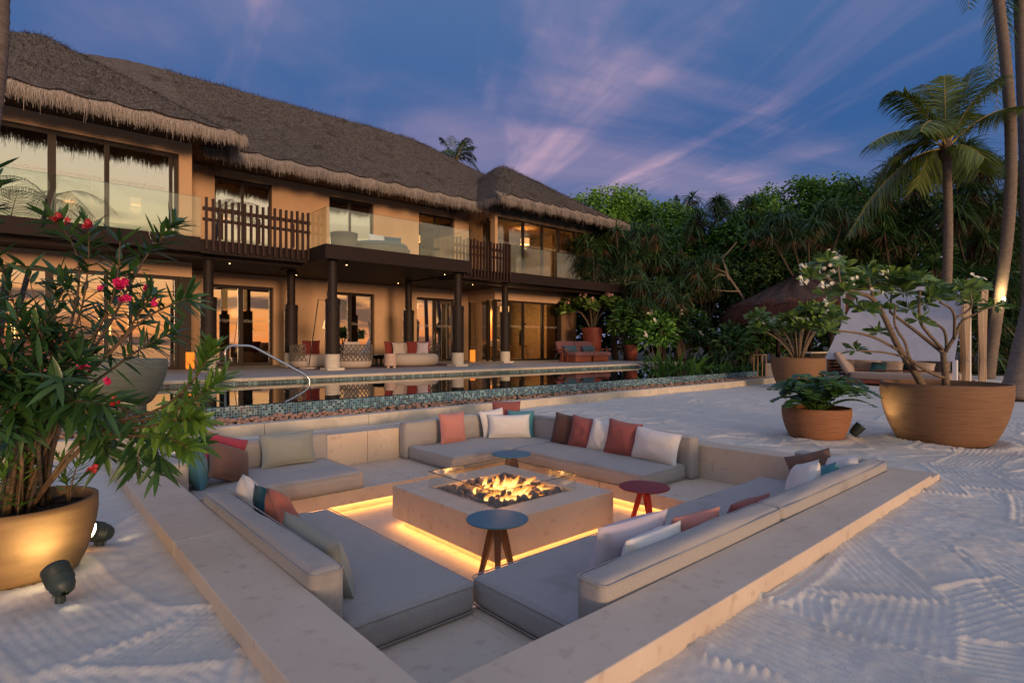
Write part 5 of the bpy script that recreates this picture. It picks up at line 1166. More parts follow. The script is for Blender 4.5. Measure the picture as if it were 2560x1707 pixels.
tied(W_ + .03, .75, .7, 1); tied(W_ + .06, 2.25, .8, 4); tied(W_ - .25, 1.7, .7, 9); tied(-.02, 2.2, .6, 6)
# slatted daybed, mattress, headrest and pillows inside
for k in range(5):
    z = .22 + .11 * k
    P = [cp(.06, .08, z), cp(.06, 2.2, z), cp(.10, 2.2, z), cp(.10, .08, z)]; MB().add(P + [p + np.array([0, 0, .06]) for p in P], [(0,3,2,1),(4,5,6,7),(0,1,5,4),(1,2,6,5),(2,3,7,6),(3,0,4,7)]).build('side_slat', M['redwood'], cab)
for k in range(6):
    z = .24 + .085 * k
    P = [cp(.12, 2.2, z), cp(1.7, 2.2, z), cp(1.7, 2.24, z), cp(.12, 2.24, z)]; MB().add(P + [p + np.array([0, 0, .05]) for p in P], [(0,3,2,1),(4,5,6,7),(0,1,5,4),(1,2,6,5),(2,3,7,6),(3,0,4,7)]).build('back_slat', M['redwood'], cab)
def obox(u0, u1, v0, v1, z0, z1, r=.05):
    m = MB().rbox((u0, v0, z0), (u1, v1, z1), r, 3, .01); m.v = [tuple(cp(*p)) for p in m.v]; m.f = [f[::-1] if np.cross(uu, vv)[2] < 0 else f for f in m.f]; return m
obox(.12, W_ - .1, -.5, 2.2, .06, .16, .02).build('platform', M['redwood'], cab)
obox(.9, W_ - .15, -.45, 2.1, .165, .38).build('mattress', M['p_taupe'], cab, True)
hd = MB().rbox((-.06, -1.2, 0), (.10, 1.2, .75), .05, 3); hd.xf(Matrix.Translation((.80, .85, .30)) @ Matrix.Rotation(R(-32), 4, 'Y')); hd.v = [tuple(cp(*p)) for p in hd.v]; hd.build('headrest', M['p_taupe'], cab, True)
MB().tube([cp(.06, .02, .42), cp(W_ - .06, .02, .46)], .022, 6).build('cross_rail', M['redwood'], cab)
ya = math.atan2(uu[1], uu[0])
for u, v, z, w, h, mm, lb in ((.95, .55, .60, .8, .62, 'p_cream', 'large cream pillow at the head of the cabana daybed'), (1.35, 1.1, .66, .8, .6, 'p_cream', 'second large cream pillow deeper in the cabana'), (1.75, .35, .52, .55, .42, 'p_cream', 'small cream pillow in the middle of the cabana daybed'),
                       (1.45, .15, .52, .42, .36, 'p_dteal', 'dark teal pillow in the cabana'), (2.1, .7, .55, .42, .36, 'p_dteal', 'second dark teal pillow deeper in the cabana'), (2.45, .5, .53, .6, .4, 'p_cream', 'cream pillow at the right of the cabana daybed')):
    o = pillow(tuple(cp(u, v, z)), w, h, .2, ya + .3, R(40), M[mm], lb, .1, seed=int(u * 40)); o['group'] = 'pillows in the cabana'

# ---------------------------------------------------------------- thatched garden pavilion
hc = at(2030, 861, 24.0); hx_, hy_ = hc[0], hc[1]
hut = thing('thatched_pavilion', (hx_, hy_, 0), 'round reddish thatched pavilion roof behind the cabana and the distant frangipani', 'pavilion')
prof = []
for k in range(26): q = k / 25; prof.append((3.35 * (1 - q) ** .93 + .04, 2.78 + 1.62 * q ** 1.05))
V = []; n = 72
for r, z in prof:
    for k in range(n): a = 2 * math.pi * k / n; V.append((hx_ + r * math.cos(a), hy_ + r * math.sin(a), z + .03 * math.sin(k * 1.9 + z * 9)))
F = [(i*n+k, i*n+(k+1) % n, (i+1)*n+(k+1) % n, (i+1)*n+k) for i in range(25) for k in range(n)]
ph = MB().add(V, F).build('roof_cone', M['strawdark'], hut, True)
n = 9000; a = rng.uniform(0, 2 * np.pi, n); ly = rng.uniform(0, 1, n); rad = np.stack([np.cos(a), np.sin(a), 0 * a], 1)
P = np.array([hx_, hy_, 0]) + rad * (3.15 + .28 * ly)[:, None]; P[:, 2] = 2.9 - .28 * ly + rng.normal(0, .03, n) + .06 * np.abs(np.sin(a * 11))
LB().leaves(P, unit(rad * .7 + np.array([0, 0, -1.0]) * (.55 + .8 * ly)[:, None] + rng.normal(0, .13, (n, 3))), unit(rad + np.array([0, 0, 1.0])), rng.uniform(.35, .75, n), rng.uniform(.014, .03, n), .3, 3, 'straw', 0, False).build('eave_fringe', M['strawred'], hut, kind='stuff')
n = 16000; a = rng.uniform(0, 2 * np.pi, n); q = rng.uniform(0, 1, n) ** .7; rr_ = 3.3 * (1 - q) ** .93; rad = np.stack([np.cos(a), np.sin(a), 0 * a], 1)
P = np.array([hx_, hy_, 0]) + rad * rr_[:, None]; P[:, 2] = 2.80 + 1.62 * q ** 1.05
LB().leaves(P, unit(rad * .9 + np.array([0, 0, -.42]) + rng.normal(0, .2, (n, 3))), unit(rad + np.array([0, 0, 1.6])), rng.uniform(.2, .4, n), rng.uniform(.012, .024, n), 0, 2, 'straw', 0, False).build('straws', M['strawdark'], hut, kind='stuff')
for k in range(5): a = k * 2 * math.pi / 5 + .4; MB().lathe([(.09, 0), (.08, 2.9)], (hx_ + 2.2 * math.cos(a), hy_ + 2.2 * math.sin(a), 0), 12).build('post', M['darkwood'], hut)
bp_ = at(2040, 885, 22.0); MB().rbox((bp_[0] - 1.2, bp_[1] - .25, .0), (bp_[0] + 1.2, bp_[1] + .25, .86), .02, 1).build('counter', M['intdark'], hut); MB().rbox((bp_[0] - 1.3, bp_[1] - .32, .862), (bp_[0] + 1.3, bp_[1] + .32, .92), .01, 1).build('counter_top', M['kerb'], hut)
# garden lantern frame and stone bollard near the pool end
gl = at(1900, 940, 18.5); gl[2] = 0
t = thing('frame_lantern', tuple(gl), 'thin brass box lantern frame by the end of the pool', 'lantern')
for dx in (-.14, .14):
    for dy in (-.14, .14): MB().box((gl[0] + dx - .012, gl[1] + dy - .012, 0), (gl[0] + dx + .012, gl[1] + dy + .012, .85)).build('upright', M['oak'], t)
MB().box((gl[0] - .152, gl[1] - .152, .851), (gl[0] + .152, gl[1] + .152, .875)).build('top_plate', M['oak'], t)
wb = at(1930, 940, 18.6); wb[2] = 0
t = thing('stone_bollard', tuple(wb), 'pale stone block beside the thin lantern frame', 'bollard')
MB().rbox((wb[0] - .22, wb[1] - .22, 0), (wb[0] + .22, wb[1] + .22, .08), .01, 1).build('plinth', M['kerb'], t); MB().rbox((wb[0] - .16, wb[1] - .16, .08), (wb[0] + .16, wb[1] + .16, .58), .02, 2).build('block', M['kerb'], t)
# ---------------------------------------------------------------- planting
bed_ = MB().add([(18.45, 9.7, .03), (21.5, 9.2, .03), (27.5, 5.4, .03), (31, -2, .03), (34, -30, .03), (400, -30, .03), (400, 400, .03), (-60, 400, .03), (-60, 30.5, .03), (18.45, 30.5, .03)], [tuple(range(10))]).build('planting_bed', M['earth'], kind='structure')

def whorl_leaves(lb, path, n, Ln, W, start=.35, spread=.9, droop=.25, shape='lance', st=5, jit=.25, r=rng, tipup=.35):
    """leaves set round a stem (path: m x 3), denser to the tip"""
    path = np.asarray(path, float); m = len(path); t = start + (1 - start) * np.sort(r.uniform(0, 1, n) ** .75)
    f = t * (m - 1); i = np.minimum(f.astype(int), m - 2); w = (f - i)[:, None]; P = path[i] * (1 - w) + path[i + 1] * w; T = unit(path[i + 1] - path[i])
    a = np.arange(n) * 2.39996 + r.normal(0, .3, n); ref = np.where(np.abs(T[:, 2:3]) < .9, np.array([[0, 0, 1.0]]), np.array([[1.0, 0, 0]])); A = unit(np.cross(T, ref)); B = np.cross(A, T)
    O = A * np.cos(a)[:, None] + B * np.sin(a)[:, None]
    k = (spread * (1 - tipup * np.clip((t - start) / (1 - start), 0, 1)))[:, None]
    D = unit(T * (1.15 - k) + O * k + r.normal(0, jit * .4, (n, 3)))
    Nn = unit(np.array([0, 0, 1.0]) * .6 + T * .6 + r.normal(0, .2, (n, 3)))
    lb.leaves(P, D, Nn, Ln * r.uniform(.7, 1.12, n), W * r.uniform(.8, 1.15, n), droop * r.uniform(.3, 1.4, n), st, shape, .12)
def flower(lb, p, d, r0, petals=5, cup=.5, r=rng):
    d = unit(np.asarray(d, float)); a = np.arange(petals) * 2 * np.pi / petals + r.uniform(0, 6)
    ref = np.array([0, 0, 1.0]) if abs(d[2]) < .9 else np.array([1.0, 0, 0]); A = unit(np.cross(d, ref)); B = np.cross(A, d)
    O = A[None] * np.cos(a)[:, None] + B[None] * np.sin(a)[:, None]
    lb.leaves(np.repeat(np.asarray(p, float)[None], petals, 0), unit(O + d[None] * cup), np.repeat(d[None], petals, 0), r0, r0 * .72, .05, 4, 'oval', .12)

# --- oleander in the ochre planter
ole = thing('oleander_shrub', (.06, 4.02, .30), 'tall oleander shrub with long narrow leaves and pink flowers in the ochre planter', 'shrub')
ro = np.random.default_rng(21); root = np.array([.06, 4.02, .28])
stems = [ # waypoints in photograph pixels with their depth
 [(95, 1000, 3.05), (170, 850, 3.0), (205, 690, 2.95), (180, 590, 2.95), (130, 545, 2.95)], [(110, 1000, 3.05), (190, 830, 3.05), (225, 680, 3.0), (222, 560, 2.95)],
 [(120, 1010, 3.1), (230, 850, 3.1), (300, 720, 3.1), (300, 600, 3.1)], [(120, 1010, 3.0), (250, 860, 3.0), (330, 700, 3.0), (390, 600, 3.05), (440, 555, 3.1)],
 [(130, 1010, 3.0), (260, 900, 2.95), (350, 800, 2.95), (430, 760, 2.95), (470, 745, 2.95)], [(130, 1010, 3.1), (260, 900, 3.15), (340, 800, 3.2), (385, 725, 3.25)],
 [(130, 1030, 3.1), (270, 930, 3.1), (380, 850, 3.15), (440, 830, 3.2)], [(120, 1020, 3.2), (210, 900, 3.3), (260, 800, 3.3), (285, 735, 3.3)],
 [(130, 1040, 3.05), (260, 980, 2.95), (320, 1030, 2.85), (350, 1110, 2.8), (345, 1190, 2.8)], [(130, 1040, 3.0), (250, 990, 2.9), (350, 1040, 2.8), (400, 1110, 2.75), (395, 1180, 2.75)],

 [(60, 1000, 3.0), (60, 880, 2.9), (40, 760, 2.8), (-10, 640, 2.7)], [(50, 1000, 3.0), (20, 900, 2.8), (-30, 780, 2.7), (-40, 560, 2.65), (-20, 420, 2.65)], [(40, 1010, 2.95), (0, 930, 2.8), (-60, 880, 2.7)],
 [(70, 1010, 2.9), (100, 930, 2.75), (80, 860, 2.65), (40, 800, 2.6)], [(90, 1020, 2.9), (160, 960, 2.75), (200, 900, 2.7)], [(80, 1040, 2.85), (150, 1010, 2.7), (210, 1000, 2.6), (260, 1010, 2.6)],
 [(60, 1050, 2.9), (30, 990, 2.7), (-20, 960, 2.6)], [(100, 1060, 3.0), (190, 1040, 2.9), (250, 1080, 2.85), (270, 1140, 2.8)],
 [(70, 1040, 3.2), (90, 900, 3.3), (130, 760, 3.3), (150, 690, 3.3)], [(80, 1030, 3.1), (130, 930, 3.0), (150, 820, 3.0)], [(90, 1060, 3.0), (60, 1040, 2.8), (40, 1080, 2.7)],
 [(60, 1040, 2.9), (90, 960, 2.7), (140, 940, 2.6)], [(50, 1040, 2.9), (60, 950, 2.7), (20, 880, 2.6)], [(80, 1050, 2.9), (170, 990, 2.7), (230, 1040, 2.6)], [(70, 1050, 2.8), (120, 1000, 2.65), (100, 920, 2.55)], [(40, 1030, 2.9), (-10, 980, 2.7), (10, 920, 2.6)], [(60, 1060, 2.8), (20, 1030, 2.65), (60, 980, 2.55)], [(90, 1040, 3.0), (180, 930, 2.9), (180, 860, 2.8)], [(80, 1030, 2.9), (150, 890, 2.8), (110, 800, 2.7)], [(60, 1030, 2.9), (90, 860, 2.8), (150, 770, 2.75)]]
tip_leaf = LB(); young = LB()
for k, wp in enumerate(stems):
    pts = [root + np.array([ro.uniform(-.12, .12), ro.uniform(-.12, .12), 0])] + [at(*w) for w in wp]
    P = np.concatenate([bez(pts[max(i - 1, 0)] * .0 + (pts[i - 1] + pts[i]) / 2 if i > 1 else pts[0], pts[i], (pts[i] + pts[i + 1]) / 2 if i < len(pts) - 2 else pts[-1], 6)[:-1] for i in range(1, len(pts) - 1)] + [pts[-1][None]])
    rad = np.linspace(.011, .0028, len(P)); MB().tube(P, rad, 6).build('stem', M['twig'] if k % 3 else M['darkbark'], ole, True)
    whorl_leaves(tip_leaf, P, 19, .165, .027, .42, .9, .22, 'lance', 6, r=ro)
    whorl_leaves(tip_leaf, P[-6:], 20, .16, .026, .1, .85, .15, 'lance', 6, r=ro)
    # side shoots
    for s in range(1):
        b = P[ro.integers(len(P) // 2, len(P) - 2)]; d = unit(rdirs(1, -.3, .8, ro)[0] + unit(P[-1] - P[len(P) // 2])); q = bez(b, b + d * .12 + (0, 0, .02), b + d * ro.uniform(.2, .34) + np.array([0, 0, ro.uniform(-.03, .06)]), 7)
        MB().tube(q, np.linspace(.004, .002, 7), 5).build('twig', M['twig'], ole, True); whorl_leaves(tip_leaf, q, 13, .145, .025, .25, .9, .2, 'lance', 6, r=ro)
tip_leaf.build('foliage', M['oleander'], ole, kind='stuff')
for wp in ([(200, 1060, 2.9), (380, 1040, 2.7), (470, 970, 2.6), (520, 900, 2.6), (528, 868, 2.6)], [(220, 1060, 2.9), (400, 1050, 2.7), (500, 990, 2.6), (560, 940, 2.6)],
           [(210, 1070, 2.9), (380, 1070, 2.7), (460, 1040, 2.62), (500, 1050, 2.6)], [(210, 1080, 2.9), (350, 1090, 2.75), (430, 1090, 2.65), (470, 1120, 2.6)]):
    pts = [root] + [at(*w) for w in wp]; P = np.concatenate([bez((pts[i - 1] + pts[i]) / 2 if i > 1 else pts[0], pts[i], (pts[i] + pts[i + 1]) / 2 if i < len(pts) - 2 else pts[-1], 6)[:-1] for i in range(1, len(pts) - 1)] + [pts[-1][None]])
    MB().tube(P, np.linspace(.009, .0026, len(P)), 6).build('stem', M['twig'], ole, True); whorl_leaves(young, P, 60, .115, .021, .5, .85, .1, 'lance', 6, r=ro); whorl_leaves(young, P[-7:], 26, .10, .019, .05, .75, .05, 'lance', 6, r=ro)
young.build('young_foliage', M['oleanderlt'], ole, kind='stuff')
# thin upright shoots at the base
base_l = LB()
for k in range(13):
    b = root + np.array([ro.uniform(-.2, .2), ro.uniform(-.2, .2), .02]); q = bez(b, b + (0, 0, .18), b + np.array([ro.uniform(-.1, .1), ro.uniform(-.1, .1), ro.uniform(.25, .45)]), 7); MB().tube(q, np.linspace(.005, .0022, 7), 5).build('stem', M['twig'], ole, True); whorl_leaves(base_l, q, 34, .11, .016, .12, .8, .1, 'lance', 5, r=ro)
base_l.build('basal_foliage', M['oleanderlt'], ole, kind='stuff')
def blossom(px, py, d, n, r0, mt, dbl=1):
    c = at(px, py, d); fb = LB()
    for k in range(n):
        p = c + ro.normal(0, r0 * .55, 3) * (n > 1)
        dr = unit(-CF + rdirs(1, -.2, .9, ro)[0] * .8)
        for q in range(dbl): flower(fb, p + dr * .004 * q, dr, r0 * (1 - .22 * q), 5, .35 + .35 * q, ro)
    fb.build('blossom', mt, ole, kind='stuff')
blossom(296, 718, 2.88, 5, .027, M['pink_petal'], 3); blossom(312, 748, 2.86, 3, .024, M['pink_petal'], 3); blossom(252, 720, 2.95, 1, .02, M['pink_petal'], 2); blossom(370, 724, 2.92, 2, .024, M['pink_petal'], 2); blossom(383, 748, 2.92, 2, .02, M['pink_petal'], 2)
for px, py, n in ((142, 545, 9), (218, 563, 10), (160, 552, 4)): blossom(px, py, 2.9, n, .017, M['red_bud'], 1)
blossom(268, 952, 2.62, 8, .016, M['pink_petal'], 1); blossom(205, 918, 2.7, 3, .018, M['pink_petal'], 1); blossom(232, 1172, 2.7, 4, .014, M['red_bud'], 1); blossom(290, 1005, 2.62, 4, .016, M['red_bud'], 1)

# --- frangipani trees
def frangipani(name, base, limbs, tips, label, Ln, flowers, petal, leafm='frangi', nl=20, seed=1, W=.34):
    r = np.random.default_rng(seed); t = thing(name, tuple(base), label, 'frangipani', 'potted frangipani trees')
    for pts, r0, r1 in limbs:
        pts = [np.asarray(p, float) for p in pts]
        P = np.concatenate([bez((pts[i - 1] + pts[i]) / 2 if i > 1 else pts[0], pts[i], (pts[i] + pts[i + 1]) / 2 if i < len(pts) - 2 else pts[-1], 5)[:-1] for i in range(1, len(pts) - 1)] + [pts[-1][None]]) if len(pts) > 2 else np.linspace(pts[0], pts[1], 6)
        MB().tube(P, np.linspace(r0, r1, len(P)), 9).build('limb', M['frangibark'], t, True)
    lb = LB()
    for p, up in tips:
        n = nl + r.integers(-2, 3); a = np.arange(n) * 2.4 + r.uniform(0, 6); el = r.uniform(-.45, 1.0, n); D = np.stack([np.cos(a) * np.cos(el), np.sin(a) * np.cos(el), np.sin(el)], 1) + np.asarray(up) * .25
        s = r.uniform(.75, 1.15, n)
        lb.leaves(np.asarray(p)[None] + unit(D) * .02, unit(D), unit(np.array([0, 0, .7]) - CF * .5 + r.normal(0, .45, (n, 3))), Ln * s, Ln * W * s, r.uniform(.05, .4, n), 6, 'paddle', .1)
    lb.build('foliage', M[leafm], t, kind='stuff')
    for p, n in flowers:
        fb = LB()
        for k in range(n): q = np.asarray(p) + r.normal(0, Ln * .22, 3) * np.array([1, 1, .7]); flower(fb, q, unit(-CF * .6 + rdirs(1, -.1, 1, r)[0]), Ln * .165, 5, .3, r)
        fb.build('flower_cluster', M[petal], t, kind='stuff')
    return t
dB = 7.0
def a7(x, y, dd=0.0): return at(x, y, dB + dd)
L1 = [([a7(2312, 975), a7(2285, 925), a7(2255, 885), a7(2234, 845, -.05), a7(2213, 796, -.1), a7(2183, 743, -.2), a7(2150, 733, -.3), a7(2104, 722, -.4)], .045, .020),
      ([a7(2248, 877), a7(2200, 848, -.2), a7(2160, 835, -.3), a7(2127, 830, -.35), a7(2092, 826, -.4)], .018, .012), ([a7(2264, 893), a7(2215, 880, -.15), a7(2178, 879, -.3), a7(2142, 876, -.35)], .014, .010),
      ([a7(2290, 930), a7(2270, 890, -.2), a7(2264, 855, -.25), a7(2244, 830, -.3), a7(2232, 798, -.3), a7(2240, 765, -.3)], .018, .012),
      ([a7(2366, 975, .1), a7(2362, 930, .1), a7(2358, 880, .1)], .042, .034), ([a7(2358, 882, .1), a7(2330, 860, .2), a7(2285, 824, .3), a7(2252, 801, .35), a7(2225, 780, .35)], .026, .016),
      ([a7(2356, 872, .1), a7(2310, 824, -.1), a7(2298, 799, -.15), a7(2298, 753, -.2), a7(2300, 725, -.2)], .02, .014), ([a7(2362, 880, .1), a7(2389, 842, .05), a7(2402, 799, 0), a7(2425, 792, 0)], .024, .015),
      ([a7(2385, 848, .05), a7(2388, 800, -.1), a7(2384, 780, -.1), a7(2372, 766, -.15), a7(2350, 756, -.2)], .018, .013), ([a7(2366, 880, .2), a7(2369, 827, .3), a7(2338, 809, .3), a7(2316, 792, .3)], .020, .012),
      ([a7(2360, 945, .1), a7(2320, 930, -.1), a7(2285, 905, -.15), a7(2262, 890, -.1)], .022, .016), ([a7(2388, 795, -.1), a7(2420, 780, 0), a7(2433, 758, .1), a7(2424, 730, .1)], .014, .010), ([a7(2425, 792, 0), a7(2450, 775, 0), a7(2484, 766, .05)], .012, .009),
      ([a7(2104, 722, -.4), a7(2085, 705, -.4), a7(2062, 690, -.4)], .016, .010), ([a7(2183, 743, -.2), a7(2175, 715, -.2), a7(2170, 690, -.2)], .014, .010), ([a7(2104, 722, -.4), a7(2098, 695, -.45), a7(2095, 665, -.45)], .012, .009), ([a7(2225, 780, .35), a7(2228, 740, .3), a7(2232, 705, .3)], .014, .010)]
tp0 = [(2052, 655), (2080, 652), (2112, 672), (2170, 676), (2188, 702), (2228, 690), (2240, 715), (2280, 702), (2302, 698), (2332, 712), (2345, 738), (2380, 727), (2410, 722), (2440, 718), (2432, 760), (2488, 765), (2140, 762), (2165, 778), (2205, 772), (2092, 702), (2062, 738), (2085, 800), (2068, 828), (2140, 877), (2296, 802), (2312, 762), (2268, 772), (2212, 732), (2130, 722), (2196, 832), (2260, 735), (2325, 745), (2365, 745), (2150, 700), (2400, 750), (2250, 690), (2035, 690)]
rf = np.random.default_rng(4); tp = [(x + rf.normal(0, 14) * j, y + rf.normal(0, 10) * j) for x, y in tp0 for j in (0, 1) if not (j and y > 725)]
frangipani('frangipani_tree', (8.66, 1.68, .6), L1, [(a7(x, y, rf.uniform(-.45, .35)), (0, 0, 1)) for x, y in tp], 'spreading frangipani with white flowers in the largest brown planter', .17,
           [(a7(2082, 640, -.3), 12), (a7(2058, 672, -.4), 5), (a7(2008, 712, -.4) * 0 + a7(2010, 705, -.4), 9), (a7(2063, 715, -.45), 9), (a7(2090, 680, -.4), 6), (a7(2130, 705, -.4), 7), (a7(2443, 695, .1), 12), (a7(2196, 732, -.3), 6), (a7(2000, 665, -.3), 5), (a7(2205, 686, -.2), 4)], 'white_petal', seed=8)
def rand_frangi(base, z0, spread, hgt, label, Ln, petal, nfl, seed, nlimb=9, leafm='frangi', bark_up=.5):
    r = np.random.default_rng(seed); limbs = []; tips = []; fls = []
    for k in range(nlimb):
        a = 2 * np.pi * k / nlimb + r.uniform(-.3, .3); o = np.array([math.cos(a), math.sin(a), 0]); q = r.uniform(.35, 1)
        b = np.array([base[0], base[1], z0]) + o * .06; m = b + o * spread * q * .45 + np.array([0, 0, hgt * bark_up]); e = b + o * spread * q + np.array([0, 0, hgt * r.uniform(.6, 1.0) * (1.1 - .35 * q)])
        limbs.append(([b, m, e], .03, .014))
        for s in range(3):
            d = unit(rdirs(1, .1, .9, r)[0] + o * .6); tt = e + d * r.uniform(.12, .36) * spread; limbs.append(([m * .3 + e * .7, (m * .3 + e * .7 + tt) / 2 + (0, 0, .03), tt], .013, .009)); tips.append((tt, (0, 0, 1)))
        tips.append((e, (0, 0, 1)))
    for k in range(nfl): p, _ = tips[r.integers(len(tips))]; fls.append((np.asarray(p) + np.array([0, 0, Ln * .55]) - CF * Ln * .4, 7))
    return frangipani('frangipani_tree', (base[0], base[1], z0), limbs, tips, label, Ln, fls, petal, leafm, seed=seed)
rand_frangi((16.1, 6.4), .72, 1.0, 1.55, 'rounded frangipani with white flowers in the distant brown planter', .30, 'white_petal', 16, 5, 18)
rand_frangi((20.2, 17.2), 1.85, 1.0, 1.75, 'frangipani with pale pink flowers in the tall red pot', .44, 'palepink', 9, 9, 7, bark_up=.66)

# --- cycad in the small terracotta bowl
zc = thing('cycad_plant', (7.62, 2.81, .34), 'dark green cycad with leathery fern-like leaves in the terracotta bowl', 'plant')
rz_ = np.random.default_rng(3); lbz = LB()
for k in range(46):
    a = k * 2.4; el = rz_.uniform(.25, 1.2) if k > 14 else rz_.uniform(.9, 1.45); ln = rz_.uniform(.5, .85); o = np.array([math.cos(a), math.sin(a), 0]); b = np.array([7.62, 2.81, .34]) + o * .05
    q = bez(b, b + o * ln * .45 * math.cos(el) + np.array([0, 0, ln * .72 * math.sin(el) + .14]), b + o * ln * (math.cos(el) * .62 + .28) + np.array([0, 0, ln * .46 * math.sin(el) + .03]), 16)
    MB().tube(q, np.linspace(.006, .003, 16), 5).build('frond_stem', M['zamia'], zc, True)
    f = np.repeat(np.arange(2, 16), 2); T = unit(np.gradient(q, axis=0))[f]; sd = np.tile([-1, 1], 14)[:, None]; S = unit(np.cross(T, np.array([0, 0, 1.0]))) * sd
    prof_ = (.5 + .5 * np.sin(np.pi * (f - 1) / 15)) * .125
    lbz.leaves(q[f], unit(S + T * .45 + np.array([0, 0, .15])), unit(np.array([0, 0, 1.0]) - T * .1 + rz_.normal(0, .12, (28, 3)) - CF * .35), prof_, .06, .08, 4, 'oval', .08)
lbz.build('foliage', M['zamia'], zc, kind='stuff')

# --- coconut palms
def frond(parent, a, c, b, nl, ll, W=.035, hang=.5, seed=0, leafm='frond', r0=.03):
    r = np.random.default_rng(seed); q = bez(a, c, b, 26); st = MB().tube(q, np.linspace(r0, .006, 26), 6).build('frond', M['frondstem'], parent, True)
    u = np.repeat(np.linspace(.12, .99, nl), 2); f = u * 25; i = np.minimum(f.astype(int), 24); w = (f - i)[:, None]; P = q[i] * (1 - w) + q[i + 1] * w; T = unit(q[i + 1] - q[i])
    sd = np.tile([-1, 1], nl)[:, None]; S = np.cross(T, np.array([0, 0, 1.0])); bad = np.linalg.norm(S, axis=1) < .15; S[bad] = CR; S = unit(S) * sd
    prof_ = np.sin(np.pi * (u * .88 + .1)) ** .6 * ll * r.uniform(.88, 1.08, len(u))
    LB().leaves(P, unit(S * 1.0 + T * .75 + np.array([0, 0, -.1]) + r.normal(0, .06, P.shape)), unit(np.cross(S * sd, T) + r.normal(0, .2, P.shape) + [0, 0, .3]), prof_, W, hang * r.uniform(.5, 1.2, len(u)), 4, 'blade', .1, False).build('leaflets', M[leafm], st, kind='stuff'); return st
def palm(trunk, r0, r1, fr_, label, seed=0, leafm='frond', name='coconut_palm', ll=.8, nl=46, ring=True, W=.045):
    P = [np.asarray(p, float) for p in trunk]; t = thing(name, (P[0][0], P[0][1], 0), label, 'palm tree', 'coconut palms')
    C = np.concatenate([bez((P[i - 1] + P[i]) / 2 if i > 1 else P[0], P[i], (P[i] + P[i + 1]) / 2 if i < len(P) - 2 else P[-1], 30)[:-1] for i in range(1, len(P) - 1)] + [P[-1][None]])
    rr_ = np.linspace(r0, r1, len(C)); rr_ = rr_ * (1 + .25 * np.exp(-np.arange(len(C)) / 4.0))
    if ring: rr_ = rr_ * (1 + .035 * (np.arange(len(C)) % 3 == 0))
    MB().tube(C, rr_, 16).build('trunk', M['palmbark'], t, True)
    top = C[-1]
    MB().lathe([(r1 * 1.0, -.35), (r1 * 1.7, -.12), (r1 * 1.9, .05), (r1 * 1.2, .3), (.03, .5)], top, 14).build('crown_shaft', M['deadleaf'], t, True)
    for k, (tip, lift) in enumerate(fr_):
        a = top + np.array([0, 0, .1]); b = np.asarray(tip, float); frond(t, a, (a + b) / 2 + np.array([0, 0, lift]), b, nl, ll, W, seed=seed * 50 + k, leafm=leafm)
    return t
dp = 19.0
cr_ = at(2366, 380, dp)
def tp_(x, y, dd): return at(x, y, dp + dd)
palm([at(2358, 949, 19.2) * [1, 1, 0], at(2368, 700, 19.1), at(2372, 520, 19.0), cr_], .155, .12,
     [(tp_(2170, 365, -.6), 1.1), (tp_(2120, 590, .2), 1.5), (tp_(2225, 232, .3), .9), (tp_(2435, 170, .3), .3), (tp_(2360, 190, .5), .2), (tp_(2560, 270, .4), .8), (tp_(2505, 195, -.5), .9), (tp_(2460, 395, -1.2), .5), (tp_(2300, 330, -1.8), 1.2), (tp_(2310, 210, 1.6), .8), (tp_(2420, 300, 2.2), 1.2), (tp_(2290, 470, 1.4), 1.0), (tp_(2450, 430, 1.0), .7), (tp_(2190, 450, 1.2), 1.3)],
     'young coconut palm with yellowish fronds standing against the sky', 3, ll=1.15, nl=90, W=.055)
palm([at(2468, 952, 19.8) * [1, 1, 0], at(2490, 800, 19.6), at(2524, 560, 19.4), at(2530, 350, 19.4), at(2515, 150, 19.3), at(2485, -80, 19.2), at(2460, -300, 19.2)], .185, .15,
     [(at(2300, -330, 19), 1), (at(2600, -330, 19), 1), (at(2420, 25, 18.5), 1.6), (at(2500, -480, 20), .5), (at(2250, -180, 20), 1.4), (at(2600, -150, 20), 1.2)], 'tall leaning palm trunk with a lit ring lamp, right of the young palm', 4, ll=.9)
palm([at(2536, 1004, 12.0) * [1, 1, 0], at(2556, 900, 12.2), at(2580, 780, 12.4), at(2640, 500, 12.8)], .25, .17, [(at(2900, 600, 13), .8), (at(2850, 250, 13), .8)], 'dark palm trunk leaning out at the right edge of the sand', 5, nl=20)
palm([at(2566, 930, 22) * [1, 1, 0], at(2575, 600, 22), at(2562, 300, 22), at(2552, 60, 22), at(2545, -200, 22)], .24, .2, [(at(2480, 235, 21), 2.2), (at(2470, 200, 22.5), 2.4), (at(2490, 290, 21.5), 2.4), (at(2400, -60, 22), 1.4), (at(2620, 200, 22), 1.5), (at(2640, -50, 22), 1.2)], 'thick dark palm trunk at the extreme right edge behind the leaning one', 6, leafm='darkleaf', ll=.9)
palm([at(-150, 930, 5.2) * [1, 1, 0], at(-95, 560, 5.0), at(-30, 180, 5.0), at(-22, -60, 5.0), at(-25, -300, 5.0)], .15, .125, [(at(-300, -520, 5), .5), (at(100, -560, 6), .6)], 'pale palm trunk crossing the upper left corner', 7, nl=20)
palm([at(1135, 900, 44) * [1, 1, 0], at(1140, 600, 44), at(1138, 410, 44)], .2, .15, [(at(1100, 345, 44), .8), (at(1190, 395, 44), 1.2), (at(1160, 355, 44), .8), (at(1185, 370, 45), 1), (at(1085, 400, 44), 1.2), (at(1130, 340, 45), .3), (at(1200, 430, 44), 1.5), (at(1170, 345, 43), .6), (at(1110, 380, 42), 1.0)], 'palm crown rising behind the thatched ridge', 8, leafm='darkleaf', ll=1.0, nl=30, W=.07)
